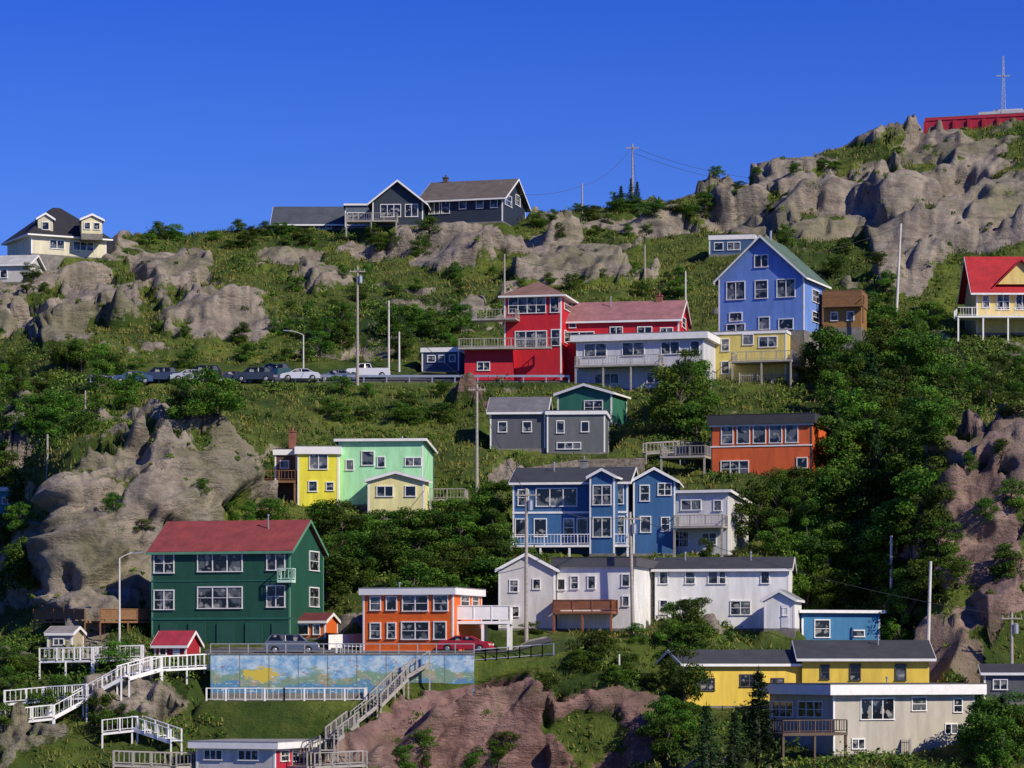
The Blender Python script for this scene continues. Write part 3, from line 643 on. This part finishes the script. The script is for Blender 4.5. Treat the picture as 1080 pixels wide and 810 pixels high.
walkway('white_staircase',[(220,703),(165,706),(130,716),(90,738),(55,757),(-10,764)])
walkway('white_boardwalk',[(5,742),(50,738),(95,735)])
walkway('white_boardwalk',[(108,773),(145,769),(186,783)])
walkway('grey_staircase',[(452,700),(425,716),(396,745),(372,764),(350,781)],1.0,GREYW)
walkway('grey_boardwalk',[(345,790),(300,806),(240,812)],mat=GREYW)
walkway('grey_boardwalk',[(120,806),(180,808),(240,806),(330,808),(385,806)],mat=GREYW)
walkway('wooden_walkway',[(680,478),(716,476),(748,478)],mat=GREYW)
m=MB(); zf=W3(0,739,245)[2]
pts=[(W3(218,0,243)[0],242.9),(W3(300,0,243)[0],242.7),(W3(385,0,243)[0],242.9)]
for a_,b_ in zip(pts[:-1],pts[1:]): railing(m,(*a_,zf),(*b_,zf),1.05,False,bal=.45,pw=.13)
railing(m,(pts[2][0],242.9,zf),(pts[2][0],246,zf),1.05,False,bal=.45); m.obj('white_terrace_railing',[WHITE])
def fence(name,a,b,h,mat,step=.22):
    p=ground(*a);q=ground(*b); m=MB(); n=int((q-p).length/step)
    for i in range(n+1):
        c=p.lerp(q,i/n); m.beam(c-Vector((0,0,.8)),c+Vector((0,0,h*(1 if i%9 else 1.08))),.17 if i%9 else .2,.03 if i%9 else .15)
    m.beam(p+Vector((0,.05,h*.8)),q+Vector((0,.05,h*.8)),.1,.06); m.obj(name,[mat])
walkway('brown_timber_platform',[(46,655),(100,655),(158,655)],2.2,BROWNW,solid=True,off=-1.2)
fence('white_picket_fence',(355,690),(384,691),.9,WHITE,.3)
fence('wooden_fence',(780,404),(842,404),1.1,GREYW)
fence('wooden_fence',(860,790),(960,796),1.2,GREYW)
# ------------------------------------------------------------ poles
POLEW=woodm((.40,.36,.31))
def pole(u,top,base,r=.15,arm=True,tilt=0,name='utility_pole',mat=None):
    g=ground(u,base); h=(ER-top)/F*g.y-g.z; e=empty(name,g); m=MB(); tx=tilt
    m.cyl((0,0,-1),(tx,0,h),r*1.25,r*.8,10)
    if arm:
        m.beam((tx-.9,-.12,h-.6),(tx+.9,-.12,h-.6),.1,.12)
        for x in(-.8,-.3,.3,.8): m.cyl((tx+x,-.12,h-.55),(tx+x,-.12,h-.33),.05,.04,6)
    m.obj('pole_and_crossarm',[mat or POLEW],e)
    if arm and random.random()<.6:
        t_=MB(); t_.cyl((tx+.35,-.1,h-1.9),(tx+.35,-.1,h-1.1),.24,.24,10); t_.cyl((tx+.35,-.1,h-1.1),(tx+.35,-.1,h-.98),.26,.1,10); t_.obj('transformer',[METAL],e)
    return g+Vector((tx,0,h-.4))
LP=plain((.62,.60,.55),.7)
p1=pole(377,281,406); p2=pole(410,317,392,.12,False,mat=LP); p3=pole(421,350,392,.12,False,mat=LP); p4=pole(532,268,330,.13,False)
p5=pole(503,405,516); p6=pole(555,515,678,.16); p7=pole(668,540,668,.16,True,-.3); p8=pole(945,236,330,.15,False,.6,mat=LP); p9=pole(723,286,350,.12,False,mat=LP)
p10=pole(978,592,690,.15,False,.3,mat=LP); p11=pole(940,565,650,.14,False,mat=LP); p12=pole(1067,645,730,.15,True); p13=pole(680,258,300,.12,False); p14=pole(667,152,212,.14,True); p15=pole(614,193,222,.12,False)
p17=pole(90,412,440,.1,False); p18=pole(50,458,495,.12,False); p19=pole(653,690,712,.1,False,mat=LP); p20=pole(878,560,600,.12,False,.2,mat=LP)
def wire(a,b,sag=1.0,r=.02):
    m=MB(); n=12; pr=None
    for i in range(n+1):
        t_=i/n; p=Vector(a).lerp(Vector(b),t_); p.z-=sag*4*t_*(1-t_)
        if pr: m.beam(pr,p,r*2,r*2)
        pr=p
    m.obj('overhead_wire',[plain((.03,.03,.03))])
for a,b in((p1,p5),(p1,p4),(p5,p6),(p6,p7),(p7,p12),(p4,p9),(p14,p15),(p14,p13),(p9,p8),(p2,p1)): wire(a,b)
wire(p14,Vector(W3(860,190,428)),1.5); wire(p14+Vector((0,0,-.8)),Vector(W3(860,196,428)),1.5); wire(p15,Vector(W3(520,200,420)),1)
g=Vector(W3(1058,116,434)); e=empty('cross_mast',g); m=MB(); H=(112-55)/F*434
for a,b in((-.3,-.3),(.3,-.3),(0,.3)): m.cyl((a,b,-1),(a*.2,b*.2,H),.06,.04,6)
for i in range(10):
    z0=H*i/10; s_=.3*(1-.8*i/10); m.beam((-s_,-s_,z0),(s_,-s_,z0+H/10),.04,.04); m.beam((s_,-s_,z0),(0,s_,z0+H/10),.04,.04)
m.beam((-1.0,0,H*.63),(1.0,0,H*.63),.16,.16); m.obj('lattice',[METAL],e)
def lamp(u,top,base,arm=-2.0):
    g=ground(u,base); h=(ER-top)/F*g.y-g.z; e=empty('street_lamp',g); m=MB(); m.cyl((0,0,-.5),(0,0,h-.5),.11,.07,10); pr=Vector((0,0,h-.5))
    for i in range(1,7):
        a=i/6*math.pi/2; p=Vector((arm*.8*(i/6),0,h-.5+.5*math.sin(a))); m.cyl(pr,p,.05,.05,6); pr=p
    m.obj('column',[LP],e); k=MB(); k.prism([(pr.x,-.15,h-.05),(pr.x+(arm/abs(arm))*.75,-.1,h),(pr.x+(arm/abs(arm))*.75,.1,h),(pr.x,.15,h-.05)],(0,0,.14)); k.obj('luminaire',[METAL],e,.03)
lamp(320,349,392); lamp(126,583,682,1.6)
# ------------------------------------------------------------ cars
TYRE=plain((.015,.015,.016),.8)
def car(name,u,base,c,kind='sedan',rot=0,dy=0):
    g=ground(u,base); e=empty(name,(g.x,g.y+dy,g.z+.08),rot)
    paint,t,b=nt('car_paint'); b.inputs['Base Color'].default_value=(*c,1); b.inputs['Roughness'].default_value=.25; b.inputs['Coat Weight'].default_value=.6; b.inputs['Metallic'].default_value=.1
    Wd=1.76
    prof={'sedan':([(0,.35),(.05,.62),(.25,.82),(1.25,.95),(3.5,.98),(4.3,.92),(4.48,.7),(4.5,.35)],[(1.05,.94),(1.75,1.40),(3.05,1.42),(3.85,.97)]),
     'suv':([(0,.38),(.04,.75),(.25,.98),(1.2,1.06),(4.35,1.08),(4.48,.8),(4.5,.38)],[(1.0,1.05),(1.6,1.66),(3.95,1.68),(4.35,1.06)]),
     'pickup':([(0,.4),(.04,.8),(.2,1.02),(1.2,1.1),(4.9,1.1),(5.0,.9),(5.0,.4)],[(1.1,1.08),(1.6,1.7),(2.75,1.72),(2.95,1.08)])}[kind]
    L=prof[0][-1][0]; m=MB(); pts=[(x-L/2,-Wd/2,z) for x,z in prof[0]]
    def arch(cx): return [(cx-L/2+.42*math.cos(a),-Wd/2,.33+.42*math.sin(a)) for a in [math.pi*i/6 for i in range(0,7)]]
    pts+=[*arch(L-.85),*arch(.85)]
    m.prism(pts,(0,Wd,0)); m.obj('body',[paint],e,.05)
    (x0,z0),(x1,z1),(x2,z2),(x3,z3)=prof[1]; k=MB(); w0=Wd/2-.08; w1=Wd/2-.26
    q=[(x0-L/2,z0),(x1-L/2,z1-.06),(x2-L/2,z2-.06),(x3-L/2,z3)]
    A=[(x,-(w0 if i in(0,3) else w1),z) for i,(x,z) in enumerate(q)]; Bv=[(x,(w0 if i in(0,3) else w1),z) for i,(x,z) in enumerate(q)]
    k.poly(A);k.poly(Bv[::-1])
    for i in range(3): k.poly([A[i],A[i+1],Bv[i+1],Bv[i]])
    k.obj('windows',[GLASS],e)
    r=MB(); r.prism([A[1],A[2],Bv[2],Bv[1]],(0,0,.07))
    for s_,Q in((-1,A),(1,Bv)):
        for a_,b_ in((0,1),(3,2)): r.beam(Vector(Q[a_])+Vector((0,s_*.012,0)),Vector(Q[b_])+Vector((0,s_*.012,0)),.07,.08)
        mx=(Q[1][0]+Q[2][0])/2; r.beam((mx,Q[0][1]+s_*.012,q[0][1]),(mx,Q[1][1]+s_*.012,q[1][1]),.07,.08)
    r.obj('roof_and_pillars',[paint],e,.02)
    w=MB(); hb=MB()
    for cx in(.85-L/2,L/2-.85):
        for s_ in(-1,1):
            w.cyl((cx,s_*(Wd/2-.2),.33),(cx,s_*(Wd/2+.01),.33),.33,.33,18); hb.cyl((cx,s_*(Wd/2+.01),.33),(cx,s_*(Wd/2+.03),.33),.19,.16,12)
    w.obj('tyres',[TYRE],e); hb.obj('hubcaps',[METAL],e)
    l=MB()
    for s_ in(-1,1): l.box(-L/2-.02,-L/2+.1,s_*.6-.18,s_*.6+.18,.6,.74)
    l.obj('headlights',[WHITE],e); l=MB()
    for s_ in(-1,1): l.box(L/2-.1,L/2+.02,s_*.65-.12,s_*.65+.12,.65,.85)
    l.obj('tail_lights',[plain((.4,.01,.01))],e)
    if kind=='pickup':
        l=MB(); l.box(3.0-L/2,L/2-.05,-Wd/2+.08,Wd/2-.08,1.101,1.115); l.obj('cargo_bed',[TYRE],e)
car('parked_suv',308,691,(.10,.12,.16),'suv',math.pi); car('parked_car',491,689,(.45,.01,.02),'sedan',2.9,1.5)
car('parked_car',317,403,(.65,.66,.68),'sedan'); car('parked_car',355,403,(.12,.14,.18),'sedan',0,1.5); car('parked_pickup_truck',388,400,(.7,.7,.68),'pickup',0)
car('parked_suv',268,404,(.03,.035,.04),'suv',0); car('parked_car',243,405,(.02,.02,.03),'sedan',.3,1); car('parked_suv',286,398,(.05,.12,.1),'suv',0,2)
car('parked_car',200,404,(.4,.42,.45),'sedan',.2); car('parked_suv',168,404,(.03,.04,.06),'suv',.1); car('parked_car',140,406,(.05,.1,.2),'sedan',.1); car('parked_car',212,400,(.02,.02,.02),'suv',0,2)
# ------------------------------------------------------------ vegetation
def quad_mesh(C,S,col2,nb,elong=.6):
    n=len(C); r=rng.normal(size=(n,3)); nn=nb*1.0+r*.55; nn/=np.linalg.norm(nn,axis=1,keepdims=True)+1e-9
    a=np.cross(nn,rng.normal(size=(n,3))); a/=np.linalg.norm(a,axis=1,keepdims=True)+1e-9; b_=np.cross(nn,a)
    a=a*S[:,None]; b_=b_*(S*elong)[:,None]
    V=np.stack([C-a,C+b_*.9+a*.1,C+a,C-b_*.9+a*.1],1).reshape(-1,3)
    return V,np.repeat(col2,4,0)
def np_mesh(name,V,colr,mat,extra=None):
    nv=len(V); me=bpy.data.meshes.new(name)
    ev,ef=(extra.v,extra.f) if extra else ([],[])
    allv=np.concatenate([V,np.array(ev,float).reshape(-1,3)]) if ev else V
    me.vertices.add(len(allv)); me.vertices.foreach_set('co',allv.astype(np.float32).ravel())
    nq=nv//4; loops=np.arange(nv,dtype=np.int32); el=[i+nv for f in ef for i in f]
    loops=np.concatenate([loops,np.array(el,dtype=np.int32)]); tot=np.concatenate([np.full(nq,4,np.int32),np.array([len(f) for f in ef],np.int32)])
    st=np.concatenate([[0],np.cumsum(tot)[:-1]]).astype(np.int32)
    me.loops.add(len(loops)); me.loops.foreach_set('vertex_index',loops); me.polygons.add(len(tot)); me.polygons.foreach_set('loop_start',st); me.polygons.foreach_set('loop_total',tot)
    me.materials.append(mat)
    if ef: me.materials.append(BARK)
    mi=np.concatenate([np.zeros(nq,np.int32),np.ones(len(ef),np.int32)]); me.polygons.foreach_set('material_index',mi)
    me.update()
    c=np.zeros((len(allv),4),np.float32); c[:nv,:3]=colr; c[:,3]=1
    at=me.attributes.new('Col','FLOAT_COLOR','POINT'); at.data.foreach_set('color',c.ravel()); me.validate(); return me
def decid(seed,n=4800,low=.16):
    R=np.random.default_rng(seed); ex=MB()
    nc=R.integers(18,30); cen=[];rad=[]; wx=R.uniform(.32,.46); lean=R.uniform(-.08,.08)
    for i in range(nc):
        z=R.uniform(low,.97); w=wx*math.sqrt(max(0.05,1-((z-.48)/.56)**2)); a=R.uniform(0,6.28); q=R.uniform(.25,1.05)
        cen.append((math.cos(a)*w*q+lean*z,math.sin(a)*w*q,z)); rad.append(R.uniform(.08,.18))
    cen=np.array(cen)*7; rad=np.array(rad)*7
    ex.cyl((0,0,-1),(.1,0,2.2),.2,.14,7); ex.cyl((.1,0,2.2),(.15,.1,4.6),.14,.06,6)
    for i in range(0,nc,2):
        c=cen[i]; z0=min(c[2]*.6,4.2); ex.cyl((.1,0,z0),tuple(c),.07,.02,5)
    pr=rad**2; k=R.choice(nc,n,p=pr/pr.sum()); d=R.normal(size=(n,3)); d/=np.linalg.norm(d,axis=1,keepdims=True); rr_=R.uniform(.4,1.15,n)**.6
    C=cen[k]+d*(rad[k]*rr_)[:,None]*np.array([1,1,.75]); cc=R.uniform(0,1,nc)
    c=np.stack([np.clip(cc[k]*.7+R.uniform(-.1,.4,n),0,1),np.clip(cc[k]*.4+R.uniform(0,.7,n),0,1),R.uniform(0,1,n)],-1)
    V,c4=quad_mesh(C,R.uniform(.10,.21,n),c,d); return np_mesh('deciduous_tree',V,c4,LEAF,ex)
def conif(seed,n=4200):
    R=np.random.default_rng(seed); ex=MB(); ex.cyl((0,0,-1),(0,0,6.9),.16,.02,6)
    z=R.uniform(0,1,n)**1.3; tier=np.floor(z*11)/11; a=R.uniform(0,6.28,n); arms=np.round(a/(6.28/9)+R.normal(0,.12,n))*(6.28/9)+tier*7
    rmax=(1-tier)*1.75+.1; q=R.uniform(.1,1,n)**.6; rr_=rmax*q*(.8+.3*np.sin(arms*3+tier*20))
    C=np.stack([np.cos(arms)*rr_,np.sin(arms)*rr_,.5+tier*6.3-q*.35*rmax+R.normal(0,.10,n)],-1)+R.normal(0,.08,(n,3))
    c=np.stack([R.uniform(0,1,n),R.uniform(0,.8,n),R.uniform(0,1,n)],-1); d=np.stack([np.cos(arms)*.4,np.sin(arms)*.4,np.full(n,.8)],-1)
    V,c4=quad_mesh(C,R.uniform(.10,.2,n),c,d,.35); return np_mesh('spruce_tree',V,c4,CONIF,ex)
DT=[decid(s) for s in range(9)]; ST=[decid(s,4200,.0) for s in(21,22,23,24)]; CT=[conif(s) for s in(3,4,5)]
def fd(x,y): return min(float(outd(f,np.array([x]),np.array([y]))[0]) for f in FOOT)
def tree(u,row,h,kind='d',wide=1.0,chk=True,keep=False):
    g=ground(u,row,False)
    if g is None: return
    if chk and fd(g.x,g.y)<.9: return
    if chk and not keep:
        rw=ER-g.z/g.y*F
        for (a,b_,bs,dd) in SB:
            if a-8<u<b_+8 and g.y<dd and rw>bs-4:
                h=min(h,(rw-bs+12)*g.y/F)
        if h<1.1: return
    small=kind=='d' and h<2.9
    me=random.choice((ST if small else DT) if kind=='d' else CT); o=bpy.data.objects.new('bush' if small else ('deciduous_tree' if kind=='d' else 'spruce_tree'),me); col.objects.link(o)
    s=h/7; w=s*wide*random.uniform(.8,1.25)*(1.25 if small else 1); o.location=g-Vector((0,0,.25 if small else .1)); o.scale=(w,w*random.uniform(.85,1.15),s); o.rotation_euler=(0,0,random.uniform(0,6.28))
placed=[]
def zone(n,u0,u1,r0,r1,h0,h1,kind='d',mind=14,wide=1.1):
    for _ in range(n*3):
        if n<=0: break
        u=random.uniform(u0,u1); r=random.uniform(r0,r1)
        if any(abs(u-a)<mind and abs(r-b)<mind*.7 for a,b in placed): continue
        placed.append((u,r)); tree(u,r,random.uniform(h0,h1),kind,wide); n-=1
zone(16,-10,110,385,470,2.2,4.4); zone(7,0,34,500,640,3,5.5); zone(6,95,150,400,440,2,3.5)
for a in((215,446,5.2,1.3),(190,432,3.2,1.2),(232,440,4,1.2),(255,360,2.5,1.2),(120,540,2,1.3),(150,560,1.5,1.4),(215,520,1.6,1.3)): tree(a[0],a[1],a[2],'d',a[3])
zone(30,335,535,565,645,2.8,4.4,'d',14,1.4); zone(9,450,535,548,590,3,4.5,'d',14,1.2); zone(4,240,300,546,556,2,3)
zone(18,330,500,335,392,2.0,3.8,'d',13,1.2); zone(10,330,480,415,450,1.6,2.6,wide=1.4); zone(12,300,490,290,335,1.5,3); zone(10,480,720,290,315,1.3,2.6,wide=1.3); zone(10,140,330,350,390,1.3,2.6,wide=1.3)
zone(64,862,990,385,640,3.5,6.5,'d',13,1.1); zone(10,850,985,345,390,3,4.5); zone(9,990,1080,395,440,2.5,4,'d',14,1.1); zone(9,870,975,365,640,6,8,'c',18); zone(14,770,880,515,590,3,5.5,'d',13); zone(6,845,905,600,650,3.5,5)
zone(7,985,1080,470,690,1.6,3.2,'d',18,1.2)
for a in((718,456,7.5,1.0),(702,440,5,1),(740,430,5,1),(568,470,5,1.2),(556,476,3.5,1),(735,470,4.5,1),(868,402,6,1.2),(856,398,4.5,1.1),(850,400,4,1),(884,395,5,1.2),(935,310,3,1),(700,395,3,1),(725,415,5,1),(745,600,3,1),(880,500,6,1.2),(895,470,6,1.2)): tree(a[0],a[1],a[2],'d',a[3],True,True)
zone(6,690,730,745,800,3,4.5,'d',14); zone(5,1030,1085,785,815,4,5,'d',14); zone(6,700,740,655,690,2,3.2)
for a in((800,806,8.0),(745,812,5.5),(775,812,5),(655,216,3.6),(666,216,4.2),(672,217,3.8),(648,216,2.6),(1058,806,6)): tree(a[0],a[1],a[2],'c',1.15,False)
tree(722,745,5.0,'d',1.1,False); tree(1050,800,5,'d',1.2,False); tree(735,700,3.5,'d',1.1,False)
zone(16,140,330,244,262,1.2,2.4,'d',8,1.5); zone(6,390,460,246,268,2,2.8,'d',10,1.2); zone(12,600,745,214,232,1.2,2.5,'d',9,1.5); zone(8,560,700,230,250,1.5,2.5); zone(4,-5,60,285,310,1.5,2.5); zone(8,740,900,175,230,1,2,'d',10,1.5); zone(9,820,960,250,320,1.5,2.8)
zone(14,0,150,700,790,1.5,2.8); zone(5,930,965,640,690,3,4.5); zone(6,420,560,790,815,1.5,2.5); zone(10,545,690,665,740,1.5,2.6,wide=1.4); zone(6,225,380,748,775,1.2,2,wide=1.3)
# shrubs mass
area=np.linalg.norm(np.cross(np.gradient(P,axis=0),np.gradient(P,axis=1)),axis=-1).reshape(-1)
Pf=P.reshape(-1,3); uu=u_of(Pf); rr=row_of(Pf)
ok=(uu>-60)&(uu<1145)&(kk>2.5)&(kk<17.6)&(foot_d>1.0)&(roadf<.05)
den=np.clip((.45-rock)*2,0,1)*(.06+lush*1.2+np.clip((fbm(Pf,.14,3,91)-.5)*9,0,1)*1.4)+.10*(rock>.5)
w=area*den*ok; w/=w.sum(); ns=5900
ids=rng.choice(len(Pf),ns,p=w); base=Pf[ids]; R0=rng.uniform(.3,1.05,ns)*(0.7+lush[ids]*.5)*np.where(rng.uniform(size=ns)<.14,1.8,1)
R0=np.minimum(R0,foot_d[ids]*.6); R0*=np.where(rock[ids]>.5,.7,1)
per=72; k=np.repeat(np.arange(ns),per); n=len(k); d=rng.normal(size=(n,3)); d/=np.linalg.norm(d,axis=1,keepdims=True); d[:,2]=np.abs(d[:,2])*.9-.1
lump=1+.4*np.sin(d[:,0]*4+k*1.7)*np.cos(d[:,1]*5+k*2.3)
Cc=base[k]+d*(R0[k]*lump*rng.uniform(.4,1.15,n)**.5)[:,None]
tone=rng.uniform(0,1,ns); c=np.stack([np.clip(tone[k]*.8+rng.uniform(-.1,.3,n),0,1),np.clip(tone[k]*.5+rng.uniform(0,.6,n),0,1),np.zeros(n)],-1)
V,c4=quad_mesh(Cc,rng.uniform(.08,.2,n)*(0.6+R0[k]*.4),c,d)
o=bpy.data.objects.new('hillside_shrubs',np_mesh('hillside_shrubs',V,c4,SHRUB)); col.objects.link(o)
# grass mass
den=np.clip((.6-rock)*2,0,1)*(.5+(1-lush)*.5); w=area*den*ok; w/=w.sum(); ng=60000; ids=rng.choice(len(Pf),ng,p=w)
base=np.repeat(Pf[ids],3,0)+rng.normal(0,.25,(ng*3,3))*np.array([1,1,.1]); n=len(base); hgt=rng.uniform(.15,.5,n); lean=rng.normal(0,.15,(n,3))*np.array([1,1,0]); a=rng.uniform(0,6.28,n); wv=np.stack([np.cos(a),np.sin(a),np.zeros(n)],-1)*rng.uniform(.04,.10,n)[:,None]
top=base+lean+np.stack([np.zeros(n),np.zeros(n),hgt],-1)
V=np.stack([base-wv,base+wv,top+wv*.3,top-wv*.3],1).reshape(-1,3)
patch=np.repeat(fbm(Pf[ids],.1,3,77),3); c=np.stack([np.clip(patch*1.6-.3+rng.uniform(-.2,.2,n),0,1),np.clip(patch*.8+rng.uniform(-.1,.6,n),0,1),np.zeros(n)],-1)
o=bpy.data.objects.new('hillside_grass',np_mesh('hillside_grass',V,np.repeat(c,4,0),GRASS)); col.objects.link(o)
# ------------------------------------------------------------ water
mw,t,b=nt('harbour_water'); b.inputs['Base Color'].default_value=(.01,.03,.05,1); b.inputs['Roughness'].default_value=.12; v=coords(t); bump(t,b,noise(t,v,.8,5,.6),.2,.5)
m=MB(); m.poly([(-3000,-2000,-14),(3000,-2000,-14),(3000,3500,-14),(-3000,3500,-14)]); m.obj('harbour_water',[mw])
# ------------------------------------------------------------ light, sky, camera
EL=math.radians(35); AZ=math.radians(130)
dirv=Vector((math.sin(AZ)*math.cos(EL),math.cos(AZ)*math.cos(EL),math.sin(EL)))
s=bpy.data.lights.new('sun','SUN'); s.energy=5.0; s.angle=math.radians(.5); s.color=(1,.90,.73); so=bpy.data.objects.new('sun',s); col.objects.link(so); so.rotation_euler=dirv.to_track_quat('Z','Y').to_euler()
w=bpy.data.worlds.new('World'); scene.world=w; w.use_nodes=True; t=w.node_tree; t.nodes.clear()
sky=t.nodes.new('ShaderNodeTexSky'); sky.sky_type='NISHITA'; sky.sun_disc=False; sky.sun_elevation=EL; sky.sun_rotation=AZ; sky.air_density=1.0; sky.dust_density=.1; sky.ozone_density=3.0
bg=t.nodes.new('ShaderNodeBackground'); bg.inputs[1].default_value=.068; ow=t.nodes.new('ShaderNodeOutputWorld')
tc=t.nodes.new('ShaderNodeTexCoord'); sx=t.nodes.new('ShaderNodeSeparateXYZ'); t.links.new(tc.outputs['Generated'],sx.inputs[0])
tint=mixc(t,ramp(t,sx.outputs[2],.12,.23),(.48,.76,1.75),(.18,.48,1.75))
t.links.new(mixc(t,1.0,sky.outputs[0],tint,'MULTIPLY'),bg.inputs[0]); t.links.new(bg.outputs[0],ow.inputs[0])
scene.view_settings.view_transform='Standard'; scene.view_settings.look='None'; scene.view_settings.exposure=0
cam=bpy.data.cameras.new('camera'); cam.sensor_width=36; cam.lens=F/1080*36; cam.shift_y=(ER-405)/1080; cam.clip_end=6000; cam.clip_start=1
co=bpy.data.objects.new('camera',cam); co.rotation_euler=(math.pi/2,0,0); col.objects.link(co); scene.camera=co
print('verts',len(Pf))
